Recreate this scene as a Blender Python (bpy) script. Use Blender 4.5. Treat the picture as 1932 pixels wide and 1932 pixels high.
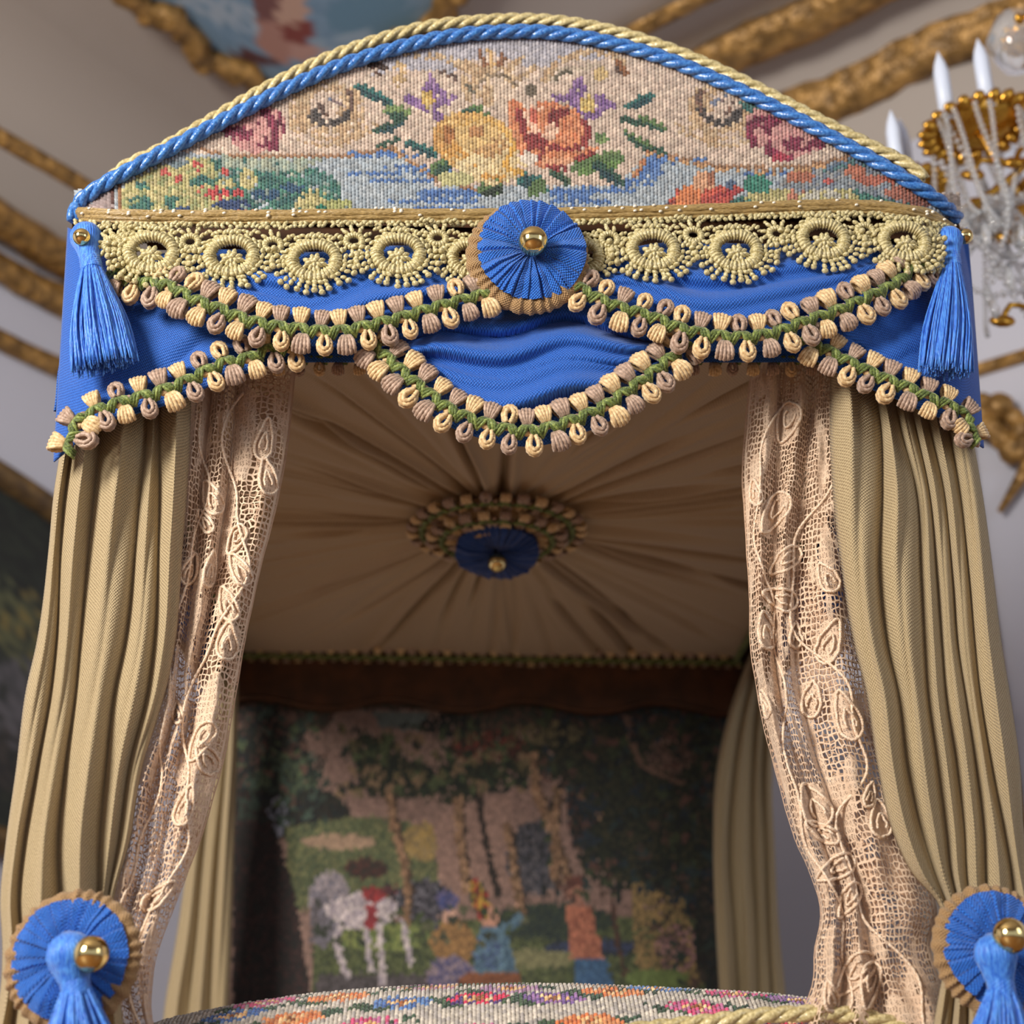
import bpy, math, random
import numpy as np
from mathutils import Vector, Matrix
from math import sin, cos, pi, sqrt, atan, tan, radians
for o in list(bpy.data.objects): bpy.data.objects.remove(o)
random.seed(7); rng = np.random.RandomState(7)
SC = bpy.context.scene
# ------------------------------------------------------------------ camera
FP = 2800.0; PIT = atan(1234/2800); YAW = radians(2.54); ZT = 2.392
FW = np.array([sin(YAW)*cos(PIT), cos(YAW)*cos(PIT), sin(PIT)])
RT = np.array([cos(YAW), -sin(YAW), 0.0])
UP = np.cross(RT, FW)
def ray(px, py): return FW + (px-966)/FP*RT + (966-py)/FP*UP
CAM = np.array([0, 0, ZT]) - 2.8*ray(985, 405)
def P(px, py, Y):                       # point of the view ray on the plane y = Y
    d = ray(px, py); return CAM + d*((Y-CAM[1])/d[1])
def PZ(px, py, Z):
    d = ray(px, py); return CAM + d*((Z-CAM[2])/d[2])
def PD(px, py, dep): return CAM + ray(px, py)*dep
def proj(p):
    q = np.asarray(p)-CAM; z = q@FW
    return 966+FP*(q@RT)/z, 966-FP*(q@UP)/z
cam = bpy.data.cameras.new('camera'); co = bpy.data.objects.new('camera', cam); SC.collection.objects.link(co)
co.matrix_world = Matrix(((RT[0],UP[0],-FW[0],CAM[0]),(RT[1],UP[1],-FW[1],CAM[1]),(RT[2],UP[2],-FW[2],CAM[2]),(0,0,0,1)))
cam.sensor_width = 36; cam.lens = FP/1932*36; cam.clip_start = .05; cam.clip_end = 60
cam.dof.use_dof = True; cam.dof.focus_distance = 2.62; cam.dof.aperture_fstop = 2.05
SC.camera = co
# ------------------------------------------------------------------ light
W = bpy.data.worlds.new('daylight'); SC.world = W; W.use_nodes = True
W.node_tree.nodes['Background'].inputs[0].default_value = (.74, .80, .92, 1)
W.node_tree.nodes['Background'].inputs[1].default_value = .62
def area(name, loc, tgt, size, power, col):
    l = bpy.data.lights.new(name, 'AREA'); l.energy = power; l.size = size[0]; l.shape = 'RECTANGLE'; l.size_y = size[1]; l.color = col
    o = bpy.data.objects.new(name, l); SC.collection.objects.link(o); o.location = loc
    o.rotation_euler = (Vector(tgt)-Vector(loc)).to_track_quat('-Z', 'Y').to_euler(); return o
area('window_light', (-3.4, -3.4, 3.0), (0, .3, 1.9), (1.3, 1.9), 370, (1, .94, .85))
area('window_light', (3.6, -3.0, 2.6), (0.3, .3, 1.9), (1.5, 2.2), 30, (.88, .93, 1))
SC.view_settings.view_transform = 'Standard'; SC.view_settings.look = 'None'
SC.view_settings.gamma = 1; SC.view_settings.use_curve_mapping = False
SC.view_settings.exposure = 0.0
SC.cycles.max_bounces = 8; SC.cycles.transparent_max_bounces = 24
# ------------------------------------------------------------------ helpers
def lin(c):
    c = np.asarray(c, float)/255.0
    return np.where(c <= .04045, c/12.92, ((c+.055)/1.055)**2.4)
def L4(c): return tuple(lin(c))+(1,)
class MB:
    def __init__(s): s.v=[]; s.f=[]; s.m=[]; s.uv=[]; s.n=0; s.col=[]
    def add(s, v, f, m=0, uv=None, col=None):
        v = np.asarray(v, float); b = s.n; s.v.append(v); s.n += len(v)
        s.f.extend([tuple(i+b for i in q) for q in f]); s.m.extend([m]*len(f))
        s.uv.append(np.asarray(uv, float) if uv is not None else np.zeros((len(v), 2)))
        if col is not None: s.col.append(np.asarray(col, float))
    def tube(s, pts, r, n=6, m=0, closed=False, cap=True):
        p = np.asarray(pts, float); k = len(p); r = np.broadcast_to(np.asarray(r, float), (k,))
        t = np.roll(p,-1,0)-np.roll(p,1,0) if closed else np.gradient(p, axis=0)
        t /= np.linalg.norm(t, axis=1)[:,None]+1e-12
        a = np.array([0,0,1.]) if abs(t[0][2])<.9 else np.array([1.,0,0])
        N = np.zeros_like(p); u = a-t[0]*(a@t[0]); N[0] = u/np.linalg.norm(u)
        for i in range(1,k):
            u = N[i-1]-t[i]*(N[i-1]@t[i]); N[i] = u/(np.linalg.norm(u)+1e-12)
        B = np.cross(t, N); an = np.arange(n)*2*pi/n
        v = p[:,None]+r[:,None,None]*(N[:,None]*np.cos(an)[None,:,None]+B[:,None]*np.sin(an)[None,:,None])
        v = v.reshape(-1,3); f = []
        for i in range(k if closed else k-1):
            j = (i+1)%k
            for q in range(n):
                w = (q+1)%n; f.append((i*n+q, i*n+w, j*n+w, j*n+q))
        if cap and not closed: f.append(tuple(range(n))[::-1]); f.append(tuple((k-1)*n+q for q in range(n)))
        s.add(v, f, m)
    def ell(s, c, ax, nu=8, nv=6, m=0):        # ellipsoid, ax = 3 half-axis vectors
        ax = np.asarray(ax, float); v=[]; f=[]
        for j in range(nv+1):
            ph = pi*j/nv
            for i in range(nu):
                th = 2*pi*i/nu; v.append(np.array([sin(ph)*cos(th), sin(ph)*sin(th), cos(ph)])@ax)
        for j in range(nv):
            for i in range(nu):
                k=(i+1)%nu; f.append((j*nu+i, (j+1)*nu+i, (j+1)*nu+k, j*nu+k))
        s.add(np.array(v)+np.asarray(c), f, m)
    def sph(s, c, r, nu=10, nv=7, m=0): s.ell(c, np.eye(3)*r, nu, nv, m)
    def grid(s, G, m=0, uv=None, wrap=False):  # G: (a,b,3)
        a, b = G.shape[:2]; f=[]
        for i in range(a if wrap else a-1):
            k=(i+1)%a
            for j in range(b-1): f.append((i*b+j, k*b+j, k*b+j+1, i*b+j+1))
        s.add(G.reshape(-1,3), f, m, None if uv is None else uv.reshape(-1,2))
    def box(s, c, h, R=None, m=0):
        v = np.array([[x,y,z] for x in (-1,1) for y in (-1,1) for z in (-1,1)], float)*np.asarray(h)
        if R is not None: v = v@np.asarray(R)
        s.add(v+np.asarray(c), [(0,1,3,2),(4,6,7,5),(0,4,5,1),(2,3,7,6),(0,2,6,4),(1,5,7,3)], m)
    def lathe(s, prof, c=(0,0,0), n=24, m=0):
        G = np.array([[[r*cos(2*pi*i/n), r*sin(2*pi*i/n), z] for r,z in prof] for i in range(n)])+np.asarray(c)
        s.grid(G, m, wrap=True)
    def mesh(s, name, mats, smooth=True):
        me = bpy.data.meshes.new(name); V = np.concatenate(s.v)
        me.from_pydata(V.tolist(), [], s.f)
        for q in (mats if isinstance(mats, (list,tuple)) else [mats]): me.materials.append(q)
        me.polygons.foreach_set('material_index', s.m)
        me.polygons.foreach_set('use_smooth', [smooth]*len(s.f))
        uv = np.concatenate(s.uv); li = np.zeros(len(me.loops), int); me.loops.foreach_get('vertex_index', li)
        me.uv_layers.new(name='UVMap').data.foreach_set('uv', uv[li].ravel())
        if s.col:
            C = np.concatenate(s.col); C4 = np.concatenate([C, np.ones((len(C),1))], 1) if C.shape[1]==3 else C
            me.color_attributes.new('Col', 'FLOAT_COLOR', 'POINT').data.foreach_set('color', C4.ravel())
        me.update(); return me
    def obj(s, name, mats, parent=None, smooth=True, origin=None):
        me = s.mesh(name, mats, smooth)
        return link(name, me, parent)
def link(name, me, parent=None):
    o = bpy.data.objects.new(name, me); SC.collection.objects.link(o)
    if parent is not None:
        o.parent = parent
        o.matrix_parent_inverse = wm(parent).inverted()
    return o
def wm(o):
    m = o.matrix_basis.copy()
    if o.parent: m = wm(o.parent) @ o.matrix_parent_inverse @ m
    return m
def thing(name, label, cat, loc, group=None):
    o = bpy.data.objects.new(name, None); SC.collection.objects.link(o); o.location = Vector(loc)
    o.empty_display_size = .05
    return tag(o, label, cat, group)
def tag(o, label, cat, group=None):
    o['label'] = label; o['category'] = cat
    if group: o['group'] = group
    return o
def struct(o): o['kind'] = 'structure'; return o
def cr(pts, n):                            # catmull-rom resample to n points, by chord length
    p = np.asarray(pts, float); d = np.r_[0, np.cumsum(np.linalg.norm(np.diff(p, axis=0), axis=1))]
    d = d+np.arange(len(d))*1e-9; m = np.zeros_like(p); h = np.diff(d)[:,None]; sl = np.diff(p, axis=0)/h
    m[0]=sl[0]; m[-1]=sl[-1]; m[1:-1]=(sl[:-1]*h[1:]+sl[1:]*h[:-1])/(h[1:]+h[:-1])
    t = np.linspace(0, d[-1], n); i = np.clip(np.searchsorted(d, t, side='right')-1, 0, len(p)-2)
    H = h[i]; u = ((t-d[i])[:,None])/H
    return (2*u**3-3*u**2+1)*p[i]+(u**3-2*u**2+u)*H*m[i]+(-2*u**3+3*u**2)*p[i+1]+(u**3-u**2)*H*m[i+1]
# front plan of the canopy: straight with rounded corners
def Yb(X):
    d = np.clip(abs(X)-.70, 0, .188); return .2-np.sqrt(.04-d*d)
def F(px, py, off=0.0):                    # point on the canopy front, 'off' metres proud of it
    Y = -off
    for _ in range(12):
        p = P(px, py, Y); Y = .5*Y+.5*(float(Yb(p[0]))-off)
    return P(px, py, Y)
def Nf(p):
    e=.01; dy = float(Yb(p[0]+e)-Yb(p[0]-e))/(2*e); n = np.array([dy,-1,0.]); n[0]=dy; return n/np.linalg.norm(n)
# ------------------------------------------------------------------ materials
def NT(name):
    m = bpy.data.materials.new(name); m.use_nodes = True; t = m.node_tree
    return m, t, t.nodes['Principled BSDF'], (lambda k: t.nodes.new(k)), t.links.new
def bumpn(nd, lk, h, b, s, d):
    bp = nd('ShaderNodeBump'); bp.inputs['Strength'].default_value = s; bp.inputs['Distance'].default_value = d
    lk(h, bp.inputs['Height']); lk(bp.outputs[0], b.inputs['Normal']); return bp
def mathn(nd, lk, op, a, b=None, c=None):
    n = nd('ShaderNodeMath'); n.operation = op
    for i, x in enumerate((a, b, c)):
        if x is None: continue
        if isinstance(x, (int, float)): n.inputs[i].default_value = x
        else: lk(x, n.inputs[i])
    return n.outputs[0]
def thread(name, c1, c2, rough=.5, scale=60, bs=.5, bd=.002, sheen=.3, spec=.4, aniso=None):
    m, t, b, nd, lk = NT(name)
    tc = nd('ShaderNodeTexCoord'); nz = nd('ShaderNodeTexNoise'); nz.inputs['Scale'].default_value = scale
    if aniso:
        mp = nd('ShaderNodeMapping'); mp.inputs['Scale'].default_value = aniso; lk(tc.outputs['Object'], mp.inputs[0]); lk(mp.outputs[0], nz.inputs['Vector'])
    else: lk(tc.outputs['Object'], nz.inputs['Vector'])
    rp = nd('ShaderNodeValToRGB'); rp.color_ramp.elements[0].position=.35; rp.color_ramp.elements[1].position=.65
    rp.color_ramp.elements[0].color = L4(c1); rp.color_ramp.elements[1].color = L4(c2)
    lk(nz.outputs['Fac'], rp.inputs[0]); lk(rp.outputs[0], b.inputs['Base Color'])
    b.inputs['Roughness'].default_value = rough; b.inputs['Sheen Weight'].default_value = sheen
    b.inputs['Specular IOR Level'].default_value = spec
    bumpn(nd, lk, nz.outputs['Fac'], b, bs, bd); return m
def weave(name, c1, c2, pitch=.0052, rough=.7, sheen=.3, bs=.6, spec=.3, bd=.002, pv=None):
    m, t, b, nd, lk = NT(name)
    uv = nd('ShaderNodeUVMap'); uv.uv_map = 'UVMap'
    nz = nd('ShaderNodeTexNoise'); nz.inputs['Scale'].default_value = 25; lk(uv.outputs[0], nz.inputs['Vector'])
    nz2 = nd('ShaderNodeTexNoise'); nz2.inputs['Scale'].default_value = 320; lk(uv.outputs[0], nz2.inputs['Vector'])
    sp = nd('ShaderNodeSeparateXYZ'); lk(uv.outputs[0], sp.inputs[0])
    wob = mathn(nd, lk, 'MULTIPLY', nz.outputs['Fac'], 2.5)
    k = 2*pi/pitch; kv = 2*pi/(pv or pitch)
    a = mathn(nd, lk, 'SINE', mathn(nd, lk, 'ADD', mathn(nd, lk, 'MULTIPLY', sp.outputs[0], k), wob))
    c = mathn(nd, lk, 'SINE', mathn(nd, lk, 'ADD', mathn(nd, lk, 'MULTIPLY', sp.outputs[1], kv), wob))
    h = mathn(nd, lk, 'MULTIPLY', a, c)
    h = mathn(nd, lk, 'ADD', mathn(nd, lk, 'MULTIPLY', h, .5), mathn(nd, lk, 'MULTIPLY', nz2.outputs['Fac'], .9))
    rp = nd('ShaderNodeValToRGB'); rp.color_ramp.elements[0].position=.0; rp.color_ramp.elements[1].position=.95
    rp.color_ramp.elements[0].color = L4(c1); rp.color_ramp.elements[1].color = L4(c2)
    lk(h, rp.inputs[0]); lk(rp.outputs[0], b.inputs['Base Color'])
    b.inputs['Roughness'].default_value = rough; b.inputs['Sheen Weight'].default_value = sheen
    b.inputs['Specular IOR Level'].default_value = spec
    bumpn(nd, lk, h, b, bs, bd); return m
def plain(name, c, rough=.5, metal=0, spec=.5, noise=None):
    m, t, b, nd, lk = NT(name); b.inputs['Base Color'].default_value = L4(c)
    b.inputs['Roughness'].default_value = rough; b.inputs['Metallic'].default_value = metal; b.inputs['Specular IOR Level'].default_value = spec
    if noise:
        nz = nd('ShaderNodeTexNoise'); nz.inputs['Scale'].default_value = noise[0]; tc = nd('ShaderNodeTexCoord'); lk(tc.outputs['Object'], nz.inputs['Vector'])
        bumpn(nd, lk, nz.outputs['Fac'], b, noise[1], noise[2])
        if len(noise) > 3:
            rp = nd('ShaderNodeValToRGB'); rp.color_ramp.elements[0].position=.35; rp.color_ramp.elements[1].position=.68
            rp.color_ramp.elements[0].color = L4(c); rp.color_ramp.elements[1].color = L4(noise[3])
            lk(nz.outputs['Fac'], rp.inputs[0]); lk(rp.outputs[0], b.inputs['Base Color'])
    return m
def vcol(name, rough=.75, sheen=.3, ns=260):
    m, t, b, nd, lk = NT(name); a = nd('ShaderNodeAttribute'); a.attribute_name = 'Col'; lk(a.outputs['Color'], b.inputs['Base Color'])
    b.inputs['Roughness'].default_value = rough; b.inputs['Sheen Weight'].default_value = sheen
    nz = nd('ShaderNodeTexNoise'); nz.inputs['Scale'].default_value = ns; tc = nd('ShaderNodeTexCoord'); lk(tc.outputs['Object'], nz.inputs['Vector'])
    bumpn(nd, lk, nz.outputs['Fac'], b, .4, .002); return m
M = {}
M['blue'] = weave('blue_taffeta', (8,62,146), (42,112,212), .0058, .55, .2, .6)
M['blue_pleat'] = weave('blue_pleated_taffeta', (8,76,186), (54,138,238), .0056, .6, .2, 1.0, bd=.003)
M['blue_pleat_shaded'] = weave('shaded_blue_pleated_taffeta', (12,44,104), (30,78,158), .0056, .6, .2, .8)  # blue pleated taffeta, shade under the canopy mixed into its colour
M['linen'] = weave('beige_linen', (146,126,94), (206,186,146), .0062, .7, .15, .7, bd=.003)
M['lining'] = weave('taupe_silk_lining', (168,146,116), (200,176,144), .007, .6, .2, .3)
M['tan'] = thread('tan_floss', (190,154,106), (234,206,158), .45, 150, .35, .002)
M['taupe'] = thread('taupe_floss', (142,116,98), (190,162,142), .45, 150, .35, .002)
M['green'] = thread('green_floss', (62,80,26), (104,120,50), .5, 260, .8, .003)
M['green2'] = thread('light_green_floss', (94,112,44), (146,160,84), .45, 260, .6, .002)
M['gold'] = thread('pale_gold_thread', (168,154,104), (214,202,154), .38, 200, .7, .003, .1, .7)
M['header'] = thread('gold_gimp', (134,108,58), (186,156,98), .35, 120, .8, .003, .1, .8, (1,1,6))
M['spark'] = plain('metal_thread_glint', (255,246,226), .25, .2)
M['gimp'] = weave('ochre_ribbon', (132,100,62), (190,154,108), .006, .6, .2, .9)
M['floss'] = thread('blue_floss', (30,98,205), (78,150,238), .45, 300, .7, .003, .3, .5, (1,1,.15))
M['cordblue'] = thread('blue_silk_cord', (36,94,170), (78,142,216), .25, 180, .5, .003, .1, .7)
M['cordgold'] = thread('gold_silk_cord', (176,158,106), (228,212,160), .25, 180, .5, .003, .1, .7)
M['brass'] = plain('polished_brass', (238,212,146), .12, 1, noise=(40,.10,.004))
M['wood'] = plain('dark_mahogany', (62,38,20), .5, 0, .4, (14,.2,.003,(84,50,26)))
M['stitch'] = vcol('needlepoint_wool', .8, .3)
M['paint'] = vcol('painted_plaster', .6, 0)
M['gilt'] = plain('gilded_plaster', (122,92,50), .45, .3, .5, (16,.8,.04,(190,146,82)))
M['plaster'] = plain('warm_white_ceiling', (182,172,164), .9)
M['wall'] = plain('pale_grey_wall', (196,197,210), .85)
M['pilaster'] = plain('pinkish_marble', (188,165,160), .5, noise=(6,.05,.01,(204,188,186)))
M['floor'] = plain('oak_parquet', (120,86,56), .5, noise=(5,.1,.01,(140,104,70)))
M['wax'] = plain('white_wax_candle', (225,235,255), .35)
M['darkframe'] = plain('dark_gilt_frame', (92,74,54), .45, .4, .5, (12,.5,.01,(140,112,70)))
M['mattress'] = weave('cream_cotton', (200,190,170), (222,212,195), .02)
def glassm():
    m, t, b, nd, lk = NT('clear_crystal'); b.inputs['Base Color'].default_value=(.95,.97,1,1)
    b.inputs['Roughness'].default_value=.03; b.inputs['Transmission Weight'].default_value=.75; b.inputs['IOR'].default_value=1.5; return m
M['crystal'] = glassm()
def lacem(name, c1, c2):
    m, t, b, nd, lk = NT(name); uv = nd('ShaderNodeUVMap'); uv.uv_map='UVMap'
    nz = nd('ShaderNodeTexNoise'); nz.inputs['Scale'].default_value=40; lk(uv.outputs[0], nz.inputs['Vector'])
    mx = nd('ShaderNodeVectorMath'); mx.operation='MULTIPLY_ADD'; lk(nz.outputs['Color'], mx.inputs[0]); mx.inputs[1].default_value=(.010,.010,0); lk(uv.outputs[0], mx.inputs[2])
    def net(scale, rnd, sy):
        mp = nd('ShaderNodeMapping'); mp.inputs['Scale'].default_value=(1,sy,1); lk(mx.outputs[0], mp.inputs[0])
        v = nd('ShaderNodeTexVoronoi'); v.voronoi_dimensions='2D'; v.feature='DISTANCE_TO_EDGE'; v.inputs['Scale'].default_value=scale; v.inputs['Randomness'].default_value=rnd
        lk(mp.outputs[0], v.inputs['Vector']); return v.outputs['Distance']
    d1 = net(118, .5, .72); d2 = net(210, .7, 2.4)
    at = nd('ShaderNodeAttribute'); at.attribute_name='Col'
    sp = nd('ShaderNodeSeparateColor'); lk(at.outputs['Color'], sp.inputs[0])
    mpn = nd('ShaderNodeMapping'); mpn.inputs['Scale'].default_value=(1,.35,1); lk(uv.outputs[0], mpn.inputs[0])
    n3 = nd('ShaderNodeTexNoise'); n3.inputs['Scale'].default_value=16; n3.inputs['Detail'].default_value=3; n3.inputs['Distortion'].default_value=.8; lk(mpn.outputs[0], n3.inputs['Vector'])
    dense = mathn(nd, lk, 'GREATER_THAN', mathn(nd, lk, 'ADD', sp.outputs[0], n3.outputs['Fac']), .565)
    # patchy thickness of the net
    n2 = nd('ShaderNodeTexNoise'); n2.inputs['Scale'].default_value=22; lk(uv.outputs[0], n2.inputs['Vector'])
    th = mathn(nd, lk, 'MULTIPLY_ADD', n2.outputs['Fac'], .20, .02)
    m1 = mathn(nd, lk, 'LESS_THAN', d1, th)
    m2 = mathn(nd, lk, 'LESS_THAN', d2, .24)
    both = mathn(nd, lk, 'MAXIMUM', m1, mathn(nd, lk, 'MULTIPLY', m2, dense))
    edge = mathn(nd, lk, 'GREATER_THAN', sp.outputs[1], .5)
    al = mathn(nd, lk, 'MAXIMUM', both, edge)
    rp = nd('ShaderNodeMix'); rp.data_type='RGBA'; rp.inputs['A'].default_value=L4(c1); rp.inputs['B'].default_value=L4(c2)
    lk(nz.outputs['Fac'], rp.inputs['Factor']); lk(rp.outputs['Result'], b.inputs['Base Color'])
    lk(al, b.inputs['Alpha']); b.inputs['Roughness'].default_value=.7; b.inputs['Sheen Weight'].default_value=.3
    bumpn(nd, lk, mathn(nd, lk, 'MULTIPLY', mathn(nd, lk, 'MINIMUM', d1, d2), -1.0), b, .5, .003)
    return m
M['lace'] = lacem('ecru_lace', (206,172,142), (236,212,186))
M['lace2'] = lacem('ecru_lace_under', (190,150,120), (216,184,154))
M['lacecord'] = thread('ecru_embroidery_cord', (222,186,152), (252,232,208), .45, 300, .7, .003)
# ------------------------------------------------------------------ painter for stitched colours
class Paint:
    def __init__(s, X, Y, jit=3.0):
        s.X = X+rng.uniform(-jit,jit,X.shape); s.Y = Y+rng.uniform(-jit,jit,Y.shape)*.8; s.C = np.zeros(X.shape+(3,))
    def put(s, mk, col, p=1.0):
        if p < 1: mk = mk & (rng.rand(*mk.shape) < p)
        if isinstance(col, list):
            k = rng.randint(0, len(col), mk.shape); c = np.array(col, float)[k]; s.C[mk] = c[mk]
        else: s.C[mk] = col
    def fill(s, col): s.put(np.ones(s.X.shape, bool), col)
    def e(s, cx, cy, rx, ry, col, a=0, p=1, r0=0):
        a = radians(a); dx=s.X-cx; dy=s.Y-cy; u=(dx*cos(a)+dy*sin(a))/rx; v=(-dx*sin(a)+dy*cos(a))/ry; r=u*u+v*v
        s.put((r<1)&(r>=r0*r0), col, p)
    def poly(s, pts, col, p=1):
        mk = np.zeros(s.X.shape, bool); n=len(pts)
        for i in range(n):
            x1,y1=pts[i]; x2,y2=pts[(i+1)%n]
            if y1==y2: continue
            c = ((s.Y<y1)!=(s.Y<y2)) & (s.X < (x2-x1)*(s.Y-y1)/(y2-y1)+x1); mk ^= c
        s.put(mk, col, p)
    def line(s, pts, w, col, p=1):
        pts = cr(pts, 4*len(pts)) if len(pts) > 2 else np.array(pts, float); mk = np.zeros(s.X.shape, bool)
        for a,b in zip(pts[:-1], pts[1:]):
            d=b-a; L=d@d+1e-9; t=np.clip(((s.X-a[0])*d[0]+(s.Y-a[1])*d[1])/L,0,1)
            mk |= (s.X-a[0]-t*d[0])**2+(s.Y-a[1]-t*d[1])**2 < w*w/4
        s.put(mk, col, p)
    def leaf(s, x1, y1, x2, y2, w, c1, c2):
        cx,cy=(x1+x2)/2,(y1+y2)/2; L=math.hypot(x2-x1,y2-y1)/2; a=math.degrees(math.atan2(y2-y1,x2-x1))
        s.e(cx,cy,L,w,c1,a); nx,ny=-sin(radians(a)),cos(radians(a)); s.e(cx+nx*w*.45,cy+ny*w*.45,L*.85,w*.5,c2,a)
def stitched(G, C, mat, name, parent, bump, skew=.25, nrm=None, mb=None):
    # G (a+1,b+1,3) corner grid; C (a,b,3) sRGB; each stitch a small raised pad of its own colour
    a,b = C.shape[:2]; p00=G[:-1,:-1]; p10=G[1:,:-1]; p11=G[1:,1:]; p01=G[:-1,1:]
    n = np.cross(p10-p00, p01-p00); n /= np.linalg.norm(n,axis=2)[...,None]+1e-12
    if nrm is not None: n *= np.sign((n@np.asarray(nrm)))[...,None]
    e1=(p10-p00)*.5; e2=(p01-p00)*.5; sh=(np.arange(a)%2)[:,None,None]*e2*.9-e1*0
    p00=p00+sh; p10=p10+sh; p11=p11+sh; p01=p01+sh; ctr=(p00+p10+p11+p01)/4
    jz=1+rng.uniform(-.25,.25,(a,b,1)); bz=n*bump*jz
    q=[ctr-e1*.28-e2*.62+bz, ctr+e1*.62-e2*.62+bz, ctr+e1*.28+e2*.66+bz, ctr-e1*.62+e2*.66+bz]
    V = np.stack([p00, p10, p11, p01]+q, 2).reshape(-1,3)
    col = np.repeat(lin(np.clip(C*rng.uniform(.86,1.1,C.shape[:2]+(1,)),0,255)).reshape(-1,3), 8, 0)
    base = np.arange(a*b)*8; f=[]
    for t in ((0,1,5,4),(1,2,6,5),(2,3,7,6),(3,0,4,7),(4,5,6,7)):
        f += (base[:,None]+np.array(t)[None]).tolist()
    m = mb or MB(); m.add(V, f, 0, None, col)
    return m if mb else m.obj(name, mat, parent)
# ================================================================== ROOM
Z_C = 5.0
def hdir(px):
    d = ray(px, 2200.0); d = np.array([d[0], d[1], 0]); return d/np.linalg.norm(d)
K = PZ(600, 700, 4.55)
dA = hdir(3272); dB = np.array([-dA[1], dA[0], 0]);      # away directions along left / right wall
if dB[1] < 0: dB = -dB
def wallpt(d, s, z, off, nrm): return np.array([K[0], K[1], 0])-d*s+np.array([0,0,z])+nrm*off
nL = -dB; nR = -dA                                        # normals into the room
def slab(name, a, b, z0, z1, nrm, th, mat):
    mb = MB(); q=[]
    for p in (a, b):
        for z in (z0, z1):
            for t in (0, -th): q.append(np.array([p[0],p[1],z])+nrm*t)
    mb.add(q, [(0,1,3,2),(4,6,7,5),(0,4,5,1),(2,3,7,6),(0,2,6,4),(1,5,7,3)]); return struct(mb.obj(name, mat, smooth=False))
K0 = np.array([K[0], K[1], 0])
slab('wall_left', K0, K0-dA*13, 0, Z_C, nL, .12, M['wall'])
slab('wall_right', K0, K0-dB*13, 0, Z_C, nR, .12, M['wall'])
def poly_slab(name, z0, z1, mat):
    mb=MB(); q=[K0, K0-dA*13, K0-dA*13-dB*13, K0-dB*13]; v=[np.array([p[0],p[1],z]) for z in (z0,z1) for p in q]
    mb.add(v, [(3,2,1,0),(4,5,6,7),(0,1,5,4),(1,2,6,5),(2,3,7,6),(3,0,4,7)]); return struct(mb.obj(name, mat, smooth=False))
poly_slab('ceiling', Z_C, Z_C+.1, M['plaster']); poly_slab('floor', -.1, 0, M['floor'])
TN=[0]
def trim(d, nrm, px, py, off, hh, dd, mat, orn=0, s0=0, s1=12.5):
    # moulding along a wall: crosses the view ray (px,py) at distance off from the wall
    r = ray(px, py); t = ((K0+nrm*off-CAM)@nrm)/(r@nrm); z = (CAM+r*t)[2]; z=min(z, Z_C-hh*.9)
    n=160 if orn else 4; prof=[]; m=10
    G=np.zeros((n,m,3))
    for i in range(n):
        s=s0+(s1-s0)*i/(n-1)
        for j in range(m):
            a=2*pi*j/(m-1); rr=1+orn*(.10*sin(s*9+cos(a)*1.5)+.10*sin(s*31+a*2)+.10*sin(s*71+a))
            G[i,j]=wallpt(d, s, z+sin(a)*hh*rr, max(.0,off+cos(a)*dd*rr), nrm)
    mb=MB(); mb.grid(G); TN[0]+=1; return struct(mb.obj('trim_%d'%TN[0], mat))
def cove(name, d, nrm, z0, w, mat):
    n=12; G=np.zeros((2,n,3))
    for i,s in enumerate((0,12.9)):
        for j in range(n):
            a=pi/2*j/(n-1); G[i,j]=wallpt(d, s, Z_C-(Z_C-z0)*(1-sin(a)), w*(1-cos(a)), nrm)
    mb=MB(); mb.grid(G); TN[0]+=1; return struct(mb.obj('trim_%d'%TN[0], mat))
cove('c', dA, nL, 4.5, .55, M['plaster']); cove('c', dB, nR, 4.5, .55, M['plaster'])
trim(dA, nL, 0, 258, .60, .035, .035, M['gilt'], .3)
trim(dA, nL, 0, 420, .10, .075, .09, M['gilt'], .6)
trim(dA, nL, 0, 505, .04, .07, .05, M['gilt'], .8)
trim(dA, nL, 0, 640, .03, .045, .04, M['gilt'], .4)
trim(dB, nR, 1236, 40, .75, .03, .04, M['gilt'], .3)
trim(dB, nR, 1480, 55, .42, .075, .10, M['gilt'], .5)
trim(dB, nR, 1600, 70, .2, .03, .04, M['plaster'])
trim(dB, nR, 1700, 110, .08, .15, .09, M['gilt'], .7)
# pilaster on the right wall
r = ray(1600, 200); t = ((K0-CAM)@nR)/(r@nR); q = CAM+r*t; sP = (K0-q)@dB
for nm, w, off, mt in (('trim_20', .11, .05, M['pilaster']), ('trim_21', .035, .07, M['plaster'])):
    a = wallpt(dB, sP-w, 0, off, nR); b_ = wallpt(dB, sP+w, 0, off, nR)
    slab(nm, a, b_, 0, 4.35, nR, off, mt)
# ceiling painting with gilded frame
out = cr([(250,-40),(300,15),(370,62),(420,110),(480,142),(560,160),(680,130),(770,62),(850,-20),(900,-200),(700,-400),(400,-420),(230,-250),(250,-40)], 90)
ctr = np.array([560,-130.])
cp = thing('ceiling_painting', 'blue sky painting in a scrolling gilded frame on the ceiling', 'painting', PZ(560,-130,Z_C))
G = np.array([[PZ(*(ctr+(o-ctr)*t), Z_C-.01-.0*t) for t in np.linspace(0,1,46)] for o in out])
mb = MB(); mb.grid(G)
px = np.array([[ctr+(o-ctr)*t for t in np.linspace(0,1,46)] for o in out])
pt = Paint(px[...,0], px[...,1], 6)
pt.fill([(124,152,176),(130,158,184),(116,146,172)])
pt.e(420,20,90,24,(164,180,196),20,.8); pt.e(700,30,90,40,(104,140,164)); pt.e(640,90,80,26,(152,174,192),-10,.8)
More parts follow.
